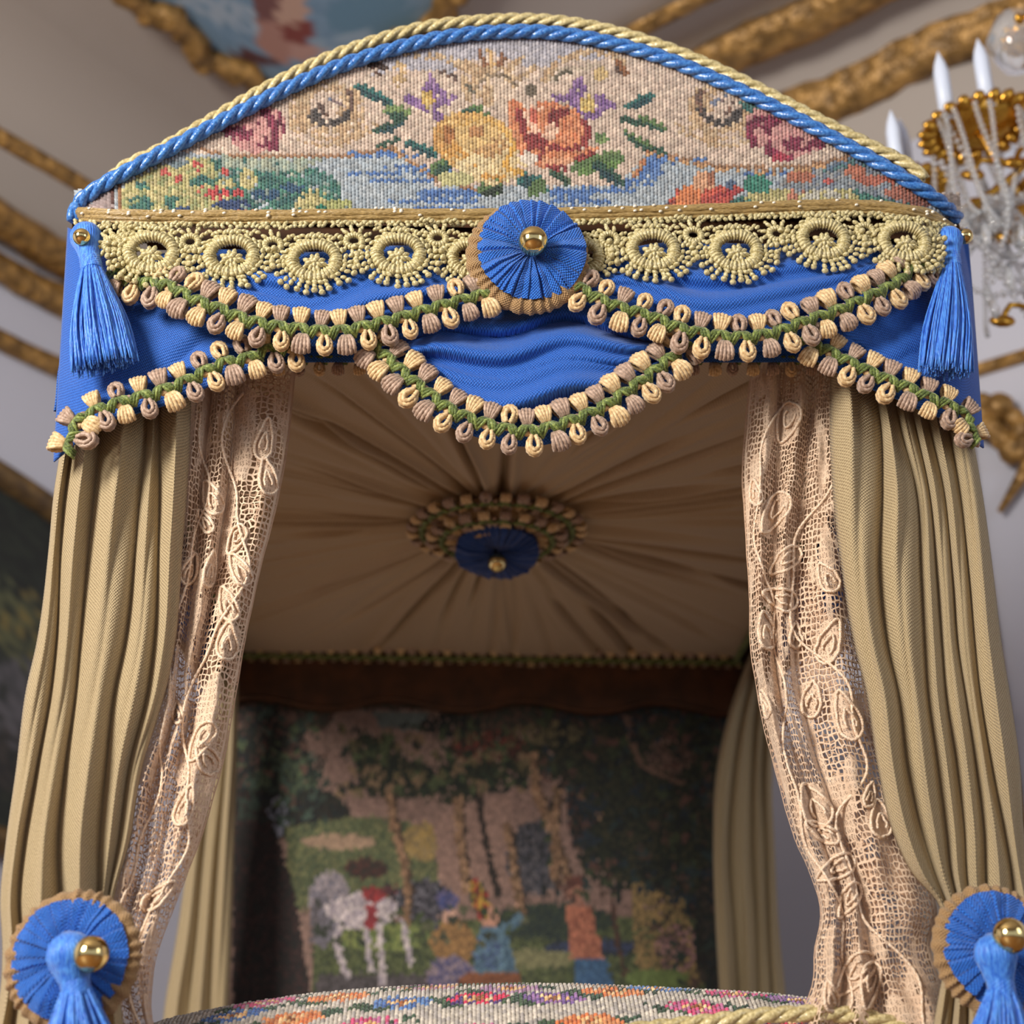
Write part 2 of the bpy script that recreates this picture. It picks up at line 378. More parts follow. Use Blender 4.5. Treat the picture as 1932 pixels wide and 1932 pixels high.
pt.e(520,75,52,30,(176,132,120),60); pt.e(560,60,30,26,(132,66,60)); pt.e(545,15,34,34,(196,160,142)); pt.e(500,0,26,40,(120,80,78)); pt.e(575,100,30,18,(190,150,140)); pt.e(480,110,40,16,(92,60,62),20)
mb.col=[lin(pt.C).reshape(-1,3)]
mb.obj('sky_scene', M['paint'], cp)
mb = MB(); f2=[PZ(*(ctr+(o-ctr)*(1.05+.035*sin(i*.9)+.02*sin(i*2.3))), Z_C-.04) for i,o in enumerate(out[:-1])]
mb.tube(f2, [.055+.01*sin(i*1.7) for i in range(len(f2))], 10, closed=True)
for i in range(0,len(f2),3): mb.sph(f2[i]+np.array([.02*sin(i),.02*cos(i*2),-.02]), .036+.016*sin(i), 10, 6)
mb.obj('gilded_frame', M['gilt'], cp)
# dark landscape on left wall
def onwall(px, py, nrm, off):
    r = ray(px,py); t=((K0+nrm*off-CAM)@nrm)/(r@nrm); return CAM+r*t
a = onwall(175, 940, nL, .05); b_ = onwall(175, 1620, nL, .05); s_r = (K0-a)@dA; zt=a[2]; zb=b_[2]; wid=2.2
lp = thing('landscape_painting', 'dark green landscape oil painting with yellow foliage on the left wall', 'painting', wallpt(dA, s_r+wid/2, zb, .02, nL))
nx,nz=60,60; G=np.array([[wallpt(dA, s_r+wid*i/nx, zb+(zt-zb)*(j/nz)*(1-.12*(2*i/nx-1)**2), .05, nL) for j in range(nz+1)] for i in range(nx+1)])
pp=np.array([[proj(G[i,j]) for j in range(nz+1)] for i in range(nx+1)])
pt=Paint(pp[...,0],pp[...,1],14); pt.fill([(40,44,40),(34,40,38),(48,52,44)])
pt.e(30,1010,90,120,[(28,32,30),(36,42,36)]); pt.e(40,1180,60,70,[(112,100,58),(84,86,60),(60,64,50)],0,.8); pt.e(-30,1130,70,60,[(80,84,60),(44,50,40)],0,.7)
pt.e(20,1330,120,80,[(88,86,92),(70,70,74)],0,.8); pt.e(60,1440,100,60,[(60,56,54),(44,44,44)],0,.8)
mb=MB(); mb.grid(G); mb.col=[lin(pt.C).reshape(-1,3)]; mb.obj('canvas', M['paint'], lp)
mb=MB(); bd=[G[i,0] for i in range(nx+1)]+[G[nx,j] for j in range(1,nz+1)]+[G[i,nz] for i in range(nx-1,-1,-1)]+[G[0,j] for j in range(nz-1,0,-1)]
mb.tube(bd, .055, 8, closed=True); mb.obj('frame', M['darkframe'], lp)
# gilt framed panel and ornament on right wall
def wallframe(name, label, x0,y0,x1,y1, cat='wall panel'):
    p=onwall(x0,y0,nR,.03); q=onwall(x1,y1,nR,.03); s0=(K0-p)@dB; s1=(K0-q)@dB; z1=p[2]; z0=z1-1.9
    t_=thing(name, label, cat, wallpt(dB,(s0+s1)/2,z0,.03,nR))
    m1=MB(); m1.tube([wallpt(dB,s,z,.04,nR) for s,z in ((s0,z0),(s1,z0),(s1,z1),(s0,z1))], .045, 8, closed=True); m1.obj('frame', M['gilt'], t_)
    m2=MB(); m2.add([wallpt(dB,s,z,.02,nR) for s,z in ((s0,z0),(s1,z0),(s1,z1),(s0,z1))],[(0,1,2,3)]); m2.obj('panel_face', M['wall'], t_)
wallframe('wall_panel', 'pale wall panel in a gilded frame on the right wall', 1800, 715, 2300, 560)
sc=onwall(1880,815,nR,.06)
mb=MB(); 
for i in range(14):
    a=i*.45; mb.sph(sc+dB*(.16*cos(a)*(1-i/20))+np.array([0,0,.11*sin(a*1.3)])+nR*.02, .035+.02*abs(sin(i*1.9)), 8, 6)
mb.tube([sc+dB*.22+np.array([0,0,.12]), sc+nR*.05, sc-dB*.1+np.array([0,0,-.15]), sc+dB*.03+np.array([0,0,-.3])], [.015,.04,.035,.01], 8)
tag(mb.obj('wall_ornament', M['gilt']), 'gilded scroll ornament on the right wall beyond the canopy corner', 'ornament')
# ================================================================== CHANDELIER
def chand():
    D=4.1; s=D/FP
    ax=PD(1985,240,D); ch=thing('chandelier', 'gilded crystal chandelier with white candles hanging at upper right', 'chandelier', ax)
    def o(dx,dz,dy=0): return ax+RT*dx+np.array([0,0,dz])+np.array([FW[0],FW[1],0])*dy
    mb=MB(); prof=[(.012,Z_C-ax[2]-.02),(.012,.75),(.05,.7),(.02,.62),(.035,.5),(.075,.42),(.03,.34),(.02,.2),(.06,.12),(.1,.04),(.04,-.06),(.02,-.3),(.05,-.4),(.02,-.5),(.004,-.56)]
    mb.lathe(prof, ax, 16); mb.obj('stem', M['gilt'], ch)
    mb=MB(); mb.lathe([(.001,.40),(.05,.38),(.085,.30),(.05,.22),(.001,.2)], o(-.06,0), 16); mb.obj('glass_ball', M['crystal'], ch)
    def pan(dx,dz,dy,R,name='leafy_pan'):
        c=o(dx,dz,dy); mb=MB(); mb.lathe([(.001,-.02),(R*.5,-.015),(R,.0),(R*1.02,.012),(R*.5,.006),(.001,.004)], c, 24)
        for i in range(22):
            a=2*pi*i/22; dr=np.array([cos(a),sin(a),0]); mb.ell(c+dr*R*1.08, [dr*.032,np.cross(dr,[0,0,1])*.019,np.array([0,0,.016])],8,5)
        me=mb.v; fl=np.array([FW[0],FW[1],0]); fl/=np.linalg.norm(fl)
        for q_ in range(len(me)):
            d_=me[q_]-c; dp=d_@fl; me[q_]=me[q_]-fl*dp[:,None]*.45+np.array([0,0,1.])*((d_@RT)*.2-dp*.30)[:,None]
        mb.obj(name, M['brassg'], ch)
        return c
    M['brassg']=plain('bright_gilt_bronze',(200,150,60),.25,.9)
    spots=[(-.205,0,.0,.13),(-.40,-.14,.12,.10),(.16,.02,-.1,.13),(-.02,-.05,.36,.13)]
    for dx,dz,dy,R in spots:
        c=pan(dx,dz,dy,R)
        mb=MB(); mb.tube(cr([c+np.array([0,0,-.02]), c+(ax-c)*.25+np.array([0,0,-.12]), c+(ax-c)*.7+np.array([0,0,-.1]), ax+(c-ax)*.02+np.array([0,0,-.02])],14), .011, 8); mb.obj('arm', M['brassg'], ch)
    for dx,dz,dy in ((-.295,.0,.0),(-.185,.03,-.02),(-.42,-.13,.1),(-.385,-.13,.14),(.12,.03,-.1),(.0,-.04,.36)):
        mb=MB(); mb.lathe([(.001,.0),(.021,.0),(.021,.165),(.016,.195),(.006,.225),(.001,.24)], o(dx,dz+.0,dy-.03), 14); mb.obj('candle', M['wax'], ch)
    mb=MB(); 
    for i in range(16):
        a=2*pi*i/16; c=o(0,.31); dr=np.array([cos(a),sin(a),0]); mb.ell(c+dr*.1,[dr*.03,np.cross(dr,[0,0,1])*.014,np.array([0,0,.02])],8,5)
    mb.lathe([(.02,.29),(.1,.31),(.1,.33),(.02,.33)], ax, 20); mb.obj('upper_crown', M['brassg'], ch)
    rr=random.Random(3)
    for k in range(34):
        dx,dz,dy,R=spots[k%4] if k<16 else spots[0]; a=rr.uniform(0,2*pi)
        p0=o(dx+R*cos(a),dz-.01,dy+R*sin(a)); tgt=o(-.14+rr.uniform(-.14,.12),-.42+rr.uniform(-.22,.2),rr.uniform(-.1,.1))
        pts=cr([p0, (p0+tgt)/2+RT*rr.uniform(-.07,.07)+np.array([0,0,-.09-rr.random()*.12]), tgt], 30); mb=MB()
        for q in pts: mb.sph(q, .0085, 8, 5)
        if k%2==0: mb.ell(tgt+np.array([0,0,-.03]), np.diag([.014,.014,.034]), 6, 4)
        mb.obj('crystal_strand', M['crystal'], ch)
    for k,(dx,dz) in enumerate(((-.24,-.16),(-.12,-.12),(-.17,-.36),(-.03,-.42),(-.22,-.62),(-.06,-.6))):
        mb=MB(); c=o(dx,dz); mb.ell(c,[RT*.035,np.array([0,0,.02]),FW*.02],10,6); mb.tube(cr([c,c+np.array([.03,0,.05]),c+np.array([.08,0,.04]),ax+np.array([0,0,dz+.05])],10),.008,6); mb.obj('gilt_leaf', M['brassg'], ch)
chand()
# ================================================================== BED
XH = .79; YB_ = 2.2; ZL = P(915, 1243, YB_)[2]
bed = thing('canopy_bed', 'miniature canopy bed with arched needlepoint pediment, taupe gathered lining and tapestry headboard', 'bed', (0, 1.1, 0))
for x,y in ((-.79,.19),(.79,.19),(-.84,YB_-.04),(.84,YB_-.04)):
    mb=MB(); mb.lathe([(.001,0),(.05,0),(.05,.5),(.035,.55),(.045,.62),(.025,.7),(.022,1.4),(.032,1.5),(.022,1.6),(.03,ZL-.02),(.001,ZL-.02)], (x,y,0), 16); mb.obj('post', M['wood'], bed)
ztf = P(985,400,0)[2]
mb=MB(); mb.box((0,.035,(ztf+ZL)/2+.06),(.70,.012,(ztf-ZL)/2-.03)); mb.obj('front_rail', M['wood'], bed, False)
for s in (-1,1):
    mb=MB(); mb.box((s*.815,1.15,ZL+.08),(.015,1.05,.08)); mb.obj('side_rail', M['wood'], bed, False)
# back rail with scalloped lower edge
zt = P(900,1262,YB_-.02)[2]; mb=MB(); n=120; G=np.zeros((n,2,3)); G2=np.zeros((n,2,3))
for i in range(n):
    x=-.85+1.7*i/(n-1); zz=P(900,1338,YB_-.03)[2]+.016*sin(x*15)+.01*abs(sin(x*7.5))
    for j,z in enumerate((zt+.1,zz)): G[i,j]=(x,YB_-.05,z); G2[i,j]=(x,YB_-.01,z)
mb.grid(G); mb.grid(G2); mb.grid(np.stack([G[:,1],G2[:,1]],1)); mb.obj('back_rail', M['wood'], bed, False)
mb=MB(); mb.tube(G[:,1]+np.array([0,-.004,0]), .006, 6); mb.obj('rail_moulding', M['wood'], bed)
# mattress, side boards
mb=MB(); mb.box((0,1.2,.62),(.74,.95,.12)); mb.obj('mattress', M['mattress'], bed, False)
for s in (-1,1): mb=MB(); mb.box((s*.79,1.15,.45),(.02,1.05,.12)); mb.obj('side_board', M['wood'], bed, False)
# ---- tapestry headboard
nx,nz=210,118; z1=zt+.02; z0=P(900,1932,YB_)[2]-.1
GX=np.linspace(-.84,.84,nx+1); GZ=np.linspace(z0,z1,nz+1)
G=np.zeros((nx+1,nz+1,3)); G[...,0]=GX[:,None]; G[...,1]=YB_-.0; G[...,2]=GZ[None]
cc=(G[:-1,:-1]+G[1:,1:])/2; pj=np.array([[proj(c) for c in row] for row in cc])
p=Paint(pj[...,0],pj[...,1],3)
dk=[(24,30,26),(36,40,30),(30,26,24),(20,30,36),(46,38,30)]
p.fill([(128,100,88),(136,106,94),(120,92,82)])
p.poly([(430,1300),(1400,1300),(1400,1440),(1250,1400),(1000,1380),(700,1400),(560,1370),(430,1420)],[(60,50,40),(50,56,42),(86,60,48)])
p.poly([(640,1340),(860,1340),(860,1430),(720,1460),(600,1400)],[(118,92,80),(130,104,92)]); p.poly([(700,1345),(810,1345),(800,1380),(720,1375)],[(90,100,96)])
p.poly([(440,1330),(560,1330),(600,1480),(560,1560),(480,1540),(440,1500)],dk+[(92,60,52)]); p.e(540,1480,60,60,[(78,92,66),(60,74,52),(40,52,44)],0,.9)
p.e(500,1540,60,50,dk); p.e(525,1540,22,40,(120,122,136),10,.8); p.e(600,1540,60,50,dk)
p.poly([(540,1560),(700,1540),(860,1570),(860,1700),(540,1720)],[(86,92,58),(104,104,66),(70,80,54)]); p.e(640,1590,70,14,[(150,122,98)]); p.e(800,1590,40,36,[(150,122,66),(132,110,70)])
p.poly([(1000,1330),(1400,1330),(1400,1900),(1360,1900),(1250,1700),(1080,1600),(1060,1450)],dk+[(74,44,36),(28,44,56)])
for x,y,rx,ry in ((720,1450,48,60),(760,1470,60,40),(690,1420,30,34),(860,1480,60,40),(930,1430,90,50),(1100,1420,110,60),(1200,1500,100,70),(1280,1420,90,70),(1180,1610,90,70),(1320,1600,80,90)):
    p.e(x,y,rx,ry,[(30,38,26),(42,46,30),(58,54,34),(24,30,24)],0,.92)
p.e(930,1410,80,30,[(112,50,38),(86,40,32),(60,36,28)],0,.8); p.e(850,1370,60,24,dk,0,.8); p.e(1040,1385,60,24,[(104,92,60),(80,72,50)],0,.8); p.e(1260,1430,40,40,[(116,84,70),(80,60,50)],0,.7)
p.poly([(820,1540),(960,1500),(1000,1680),(830,1700)],[(142,110,96),(130,100,88)])
p.e(1010,1620,56,70,[(66,64,72),(48,48,54),(86,80,84)]); 
for xs in (975,1000,1025,1050): p.line([(xs,1560),(xs,1700)],3,(30,30,34))
tr=[(152,116,86),(124,90,64),(104,78,54)]
p.line([(735,1500),(750,1580),(770,1660),(770,1760)],18,tr); p.line([(862,1510),(868,1600),(880,1680)],14,tr); p.line([(905,1500),(915,1580),(940,1690)],12,(44,34,28)); p.line([(955,1560),(970,1640),(985,1740)],15,tr); p.line([(1005,1430),(1015,1500),(1040,1560),(1050,1660)],20,tr); p.line([(1050,1490),(1045,1560),(1070,1660)],14,tr); p.line([(1080,1440),(1040,1520)],9,(40,34,26)); p.line([(1090,1500),(1130,1540)],8,tr); p.line([(1180,1350),(1210,1440),(1290,1480)],9,(110,80,64))
p.poly([(440,1480),(510,1540),(560,1700),(590,1900),(440,1900)],[(36,24,24),(54,32,30),(30,28,26)])
p.poly([(590,1740),(1400,1730),(1400,1900),(590,1900)],[(72,80,46),(90,96,58),(58,66,44)]); p.poly([(600,1840),(860,1840),(860,1900),(590,1900)],[(84,76,78),(66,60,60)])
p.e(720,1770,90,26,[(118,126,66),(96,110,58)],0,.9); p.e(1040,1740,120,34,[(36,48,44),(50,60,44)]); p.e(1120,1790,90,16,[(52,62,92),(40,46,60)]); p.e(1010,1810,80,18,[(116,112,76)])
# grey horse
w=[(186,172,170),(164,150,152),(146,134,142)]
p.e(680,1720,78,36,w,-4); p.e(620,1690,36,46,[(112,106,116),(140,128,132)],20); p.e(610,1740,24,50,[(112,106,116),(92,86,92)]); p.line([(640,1750),(640,1800),(655,1840)],13,w); p.line([(690,1750),(700,1830)],12,w); p.line([(715,1750),(722,1855)],14,w); p.line([(760,1740),(775,1820)],11,w); p.line([(600,1700),(590,1780)],10,(92,84,88))
p.e(705,1690,22,18,[(142,44,44),(110,40,44)]); p.e(735,1700,28,28,[(100,44,44),(60,40,44)]); p.e(700,1735,12,24,(140,44,50))
p.e(800,1700,56,40,[(62,58,66),(92,88,96),(40,40,46)]); p.line([(820,1730),(830,1800)],10,(70,66,74)); p.e(690,1640,40,20,[(74,40,34),(50,40,34)])
# figures
p.e(845,1700,22,20,[(60,66,112),(92,84,120)]); p.e(850,1735,14,16,(178,138,118)); p.e(855,1780,42,42,[(150,110,62),(126,92,54)]); p.e(850,1840,46,34,[(130,112,120),(84,78,110)])
p.e(905,1700,18,44,[(150,44,36),(170,130,46),(48,60,36)],-20); p.e(925,1730,18,20,(184,132,108)); p.poly([(905,1750),(950,1750),(985,1850),(890,1850)],[(84,112,128),(66,92,112)]); p.line([(945,1760),(975,1740),(980,1705)],20,[(84,112,128),(70,98,120)]); p.e(982,1700,11,14,(190,142,120)); p.poly([(870,1840),(980,1835),(990,1900),(850,1900)],[(130,76,48),(108,62,40)]); p.e(920,1800,26,40,[(60,76,112),(80,104,130)],0,.5)
p.e(1085,1690,16,24,(150,100,80)); p.e(1085,1665,20,12,(96,54,44)); p.poly([(1070,1710),(1115,1710),(1140,1810),(1075,1810)],[(166,100,74),(140,80,60)]); p.poly([(1085,1810),(1145,1810),(1165,1900),(1085,1900)],[(48,80,116),(62,96,130)])
p.line([(1150,1650),(1170,1800),(1185,1860)],7,(74,50,40)); p.poly([(1190,1660),(1290,1700),(1330,1860),(1200,1860)],[(150,120,72),(132,108,66),(100,84,52)],.9)
p.e(1280,1790,44,46,[(150,108,104),(120,84,82),(70,60,50)],0,.85); p.e(1240,1850,60,20,[(100,116,60)]); p.e(1350,1760,40,120,dk)
rq=random.Random(12)
for zx0,zx1,zy0,zy1,cols,n_ in ((450,620,1340,1560,[(78,92,60),(46,60,50),(96,70,58),(60,78,66),(28,36,30)],90),(640,1000,1370,1500,[(70,80,48),(40,52,34),(96,84,54),(26,34,26),(120,96,70)],150),(1020,1390,1340,1700,[(40,56,54),(30,42,52),(74,54,42),(56,66,40),(92,60,50),(24,30,30)],230),(1230,1390,1640,1860,[(58,48,40),(40,52,44),(84,62,52)],50),(600,1000,1700,1790,[(60,72,40),(84,84,60),(50,56,44)],40)):
    for _ in range(n_):
        p.e(rq.uniform(zx0,zx1),rq.uniform(zy0,zy1),rq.uniform(4,15),rq.uniform(4,11),rq.choice(cols),rq.uniform(0,180),.8)
for a_ in ([(735,1500),(750,1580),(770,1660),(768,1740)],[(868,1510),(872,1600),(884,1680)],[(957,1560),(972,1640),(985,1720)],[(1008,1430),(1018,1500),(1042,1560),(1052,1650)],[(1055,1500),(1048,1560),(1072,1650)]):
    p.line(a_,15,tr); p.line(np.array(a_)+np.array([7,0]),5,(70,52,40))
p.e(680,1715,70,26,w,-4); p.e(705,1690,20,16,[(142,44,44),(110,40,44)]); p.e(700,1730,11,22,(140,44,50)); p.e(905,1700,16,40,[(150,44,36),(170,130,46),(48,60,36)],-20)
g_=p.C.mean(2,keepdims=True); p.C=(g_+(p.C-g_)*.85)*1.12
stitched(G,p.C,M['stitch'],'tapestry_headboard',bed,.004,nrm=(0,-1,0))
mb=MB(); mb.box((0,YB_+.03,(z0+z1)/2-.2),(.86,.02,(z1-z0)/2+.25)); mb.obj('headboard_frame', M['wood'], bed, False)
# ---- gathered lining
CM = PZ(938,985,ZL); nA,nR_=1260,56; th=(np.arange(nA)+.37)*2*pi/nA
x0,x1,y0,y1=-XH,XH,.06,YB_-.02
ct,st_=np.cos(th),np.sin(th)
with np.errstate(divide='ignore'):
    R=np.minimum(np.where(ct>0,(x1-CM[0])/ct,(x0-CM[0])/ct), np.where(st_>0,(y1-CM[1])/st_,(y0-CM[1])/st_))
G=np.zeros((nA,nR_,3)); hh=np.zeros((nA,nR_)); rr=random.Random(5)
tt=np.linspace(.06,1,nR_); rad=R[:,None]*tt[None]
for k in range(104):
    a=2*pi*k/104+rr.uniform(-.04,.04)
    bold = rr.random()<.42; r_a=rr.uniform(.1,.25) if rr.random()<.6 else rr.uniform(.3,.8); r_b=r_a+rr.uniform(.25,.9); dep=(rr.uniform(.026,.05) if bold else rr.uniform(.005,.011)); wdt=rr.uniform(.006,.011) if bold else .013
    cv=rr.uniform(-.12,.12); dth=(th[:,None]-a-cv*(rad-.3)+pi)%(2*pi)-pi; dist=dth*rad
    env=1/(1+np.exp(-(rad-r_a)/.03))*1/(1+np.exp((rad-r_b)/.05))
    hh+=dep*np.exp(-(dist/wdt)**2)*env-dep*.35*np.exp(-((dist-wdt*1.8)/(wdt*1.6))**2)*env
hh+=.004*np.sin(th[:,None]*37+rad*6)*np.exp(-rad/.4)+.006*np.sin(th[:,None]*9+1+rad*3)
G[...,0]=CM[0]+rad*ct[:,None]; G[...,1]=CM[1]+rad*st_[:,None]; G[...,2]=ZL+hh+.03*np.exp(-(rad/.25)**2)*0
fade=np.clip((R[:,None]-rad)/.05,0,1); G[...,2]=ZL+(G[...,2]-ZL)*fade
mb=MB(); mb.grid(G,uv=np.stack([th[:,None]*.4+rad*0,rad],-1),wrap=True); mb.obj('gathered_lining', M['lining'], bed)
mb=MB(); mb.box((0,1.12,ZL+.06),(.83,1.04,.012)); mb.obj('canopy_board', M['wood'], bed, False)
# ---- arched needlepoint pediment
blue_path=[(136,418),(148,386),(185,355),(250,318),(350,265),(450,213),(550,163),(640,125),(740,93),(840,70),(940,60),(1020,60),(1100,70),(1180,88),(1260,112),(1340,145),(1420,182),(1500,222),(1580,265),(1650,303),(1720,345),(1775,382),(1806,412),(1815,440)]
bp=cr(blue_path,200)
x_a,x_b=142,1812; ncol=246; pxs=np.linspace(x_a,x_b,ncol+1)
topy=np.interp(pxs, bp[8:-10,0], bp[8:-10,1]); boty=412.0; PY=6.6; nrow=int((boty-60)/PY)+1
G=np.zeros((ncol+1,nrow+1,3))
for i,x in enumerate(pxs):
    for j in range(nrow+1): 
        y=boty-j*PY; G[i,j]=F(x+(boty-y)*-.02,y,-.0)
cx=(pxs[:-1]+pxs[1:])/2; cy=boty-(np.arange(nrow)+.5)*PY
XX,YY=np.meshgrid(cx,cy,indexing='ij'); p=Paint(XX,YY,1.3)
be=[(206,182,164),(214,192,172),(198,174,156)]; lav=[(172,168,178),(182,176,182)]; skyc=[(160,172,182),(172,180,186)]; blu=[(72,112,176),(92,128,184)]
p.fill(be); p.poly([(780,60),(1200,60),(1150,112),(1060,120),(1010,132),(930,100),(860,140),(760,130),(700,150)],lav)
# lower landscape band
p.poly([(130,420),(130,330),(270,285),(420,293),(600,300),(742,285),(765,300),(830,355),(1160,355),(1225,290),(1350,310),(1500,322),(1610,296),(1700,300),(1830,420)],skyc)
for y,xa,xb in ((290,650,760),(296,610,790),(318,730,800),(330,660,760),(326,780,850),(344,700,860),(362,800,920),(372,790,920),(382,740,900),(398,780,920),(296,1225,1275),(306,1215,1330),(332,1190,1250),(346,1180,1240),(360,1040,1200),(384,1040,1150),(398,1040,1120),(330,1410,1500),(372,1040,1120)):
    p.line([(xa,y),(xb,y)],8,blu,.88)
p.poly([(1225,290),(1262,302),(1240,330),(1205,340)],blu)
gr=[(60,116,104),(74,130,112),(48,98,96)]; ye=[(188,176,118),(200,186,130),(172,164,104)]
p.poly([(220,412),(235,352),(290,318),(360,300),(450,300),(470,412)],ye+[(150,156,104)]); p.poly([(400,300),(560,305),(640,340),(660,412),(450,412)],gr+[(130,148,140)],.9)
p.poly([(400,296),(620,296),(560,330),(430,320)],[(150,164,150),(166,172,150)],.8)
for x,y,rx,ry,c in ((265,388,24,16,gr),(325,385,16,12,gr),(385,345,26,10,gr),(420,360,20,8,gr),(270,352,14,8,gr),(375,316,14,7,(190,74,70)),(312,328,10,8,(190,84,76)),(338,342,9,7,(196,80,74)),(426,324,9,7,(190,74,70)),(412,368,22,12,(192,66,68)),(450,366,12,7,(192,66,68)),(380,362,10,6,(200,104,84)),(440,388,36,9,(44,66,112)),(345,398,14,6,(44,72,118)),(475,402,26,6,(214,132,96)),(265,404,8,4,(200,90,80)),(430,350,16,10,ye),(470,340,16,20,ye),(500,370,26,10,(40,78,112)),(540,358,40,10,(48,86,118)),(560,380,34,14,gr),(610,395,16,9,(48,124,100)),(590,380,30,18,ye),(570,394,16,10,ye),(640,392,26,16,[(160,164,96),(176,176,110)]),(520,345,26,14,gr),(600,340,28,10,(90,132,128)),(340,312,20,5,(112,130,138))):
    p.e(x,y,rx,ry,c,0,.92)
p.e(605,396,12,7,(36,120,96))
p.poly([(130,412),(215,355),(218,412)],[(176,152,148),(160,140,138)]); p.line([(226,345),(230,412)],7,(150,100,60)); p.line([(215,352),(216,412)],6,(92,52,44))
# right lower landscape
p.poly([(1255,392),(1290,352),(1400,352),(1370,398)],[(196,78,66),(210,90,70)]); p.poly([(1270,396),(1290,352),(1325,354),(1320,396)],(218,128,76)); p.e(1330,345,22,18,(214,160,122)); p.e(1342,340,9,14,(170,108,80)); p.line([(1350,372),(1400,362)],10,(172,58,62)); p.line([(1250,402),(1272,384)],9,(130,58,54))
p.poly([(1390,400),(1410,365),(1500,360),(1610,362),(1700,380),(1740,410),(1380,410)],ye); p.poly([(1600,350),(1680,360),(1740,395),(1640,395)],gr,.85)
p.poly([(1470,350),(1500,325),(1600,305),(1700,310),(1780,385),(1700,385),(1600,355),(1500,365)],[(132,142,150),(120,130,148),(150,150,150)])
p.poly([(1540,330),(1600,300),(1660,296),(1700,320),(1620,318)],[(92,116,138),(80,120,120)]); p.e(1510,335,26,14,[(184,110,84)]); p.e(1615,325,20,12,[(184,110,84)]); p.e(1645,342,30,8,(178,100,80)); p.e(1685,336,16,14,(178,92,72)); p.e(1700,365,30,12,[(174,104,84)]); p.e(1740,380,34,12,[(166,98,80)]); p.e(1430,350,26,18,[(52,128,108),(66,140,120)]); p.e(1400,385,22,10,gr); p.e(1505,370,18,12,(192,124,100),0,.6); p.e(1440,392,8,5,(190,110,80)); p.e(1380,350,10,8,(80,100,130)); p.e(1565,345,12,5,(190,90,84)); p.e(1700,340,12,10,(50,70,88)); p.e(1555,372,50,10,[(188,184,170)],0,.6)
# borders of the cartouche
tn=(160,118,86); og=(200,152,104)
p.line([(385,285),(450,296),(560,298),(650,296),(700,290),(742,280)],6,tn); p.line([(742,278),(765,300),(800,322),(830,345)],7,[og,tn]); p.line([(860,350),(905,362)],7,tn)
p.line([(1235,280),(1200,335)],9,[(176,112,74),og]); p.line([(1240,286),(1300,305),(1400,318),(1500,318),(1570,306),(1625,292)],7,tn); p.line([(1240,294),(1300,312),(1400,326),(1500,325),(1570,313)],4,og)
# scrolls
oc=[(196,164,126),(180,146,110),(206,178,142)]; br=[(122,88,72),(96,72,64)]; dk2=[(66,60,60),(88,78,74)]
for sgn,cx_ in ((1,622),(-1,1370)):
    X=lambda d: cx_+sgn*d
    p.e(X(0),205,58,50,oc,0,.85,.62); p.e(X(-55),215,20,44,oc,0,.7); p.e(X(45),215,26,50,oc,0,.75); p.line([(X(-50),245),(X(-10),262),(X(50),262),(X(90),240)],10,oc,.8)
    p.line([(X(-32),222),(X(-18),232),(X(6),236),(X(26),228),(X(46),208)],11,dk2); p.line([(X(-26),214),(X(-16),228)],14,dk2); p.line([(X(-4),186),(X(12),192),(X(26),200)],7,[(110,118,140),(120,100,100)]); p.line([(X(42),176),(X(48),190),(X(44),206)],11,br); p.line([(X(-14),200),(X(-6),214)],9,br); p.line([(X(-60),262),(X(-10),276),(X(40),270)],6,oc,.7); p.e(X(28),262,14,18,oc,0,.8)
p.line([(700,118),(730,130)],13,(70,44,34)); p.line([(705,128),(722,146)],8,(84,52,40)); p.e(760,140,14,26,(202,168,120),0,.7); p.line([(770,105),(840,110),(880,130),(930,150)],12,oc,.8); p.line([(840,140),(880,150),(905,160)],9,br,.6)
p.line([(1035,150),(1062,120),(1110,102),(1160,104),(1180,122)],15,oc,.9); p.line([(1048,150),(1070,135),(1100,130),(1140,124)],8,(190,172,150)); p.line([(1052,152),(1062,142),(1085,140)],7,(92,84,66)); p.line([(1172,120),(1186,140)],14,(150,96,60)); p.line([(1168,128),(1176,140)],8,(84,60,50)); p.e(1140,142,12,14,(206,176,120))
p.line([(912,100),(920,125)],11,(140,92,62)); p.line([(930,98),(935,125)],11,(206,166,110)); p.line([(955,105),(950,128)],11,(140,92,62)); p.line([(875,118),(905,130),(915,150)],12,oc); p.line([(990,112),(965,135)],13,oc); p.line([(1015,130),(985,150),(960,152)],11,oc); p.e(935,160,44,34,oc,0,.9,.55); p.line([(905,165),(930,146),(960,148),(985,168)],6,(140,120,96)); p.e(1008,172,10,12,(100,88,72)); p.e(952,178,22,34,(216,192,170),-20); p.line([(880,150),(890,190)],14,oc); p.line([(888,165),(898,176)],8,(110,104,88)); p.e(925,180,12,26,oc)
# purple flowers
pu=[(132,96,148),(116,82,140),(150,116,160)]
for cx_,cy_,L in ((812,190,((818,165,10,22,10),(785,192,22,8,15),(845,190,24,9,-15),(830,215,10,24,-10),(800,205,14,10,40),(822,180,26,16,0))),(1112,200,((1094,172,15,22,20),(1075,190,28,8,10),(1135,200,18,18,0),(1100,205,16,14,20),(1125,218,18,8,-10),(1155,202,12,8,0)))):
    for a in L: p.e(a[0],a[1],a[2],a[3],pu,a[4],.95)
    p.e(cx_,cy_,14,16,[(214,186,112),(196,160,84)])
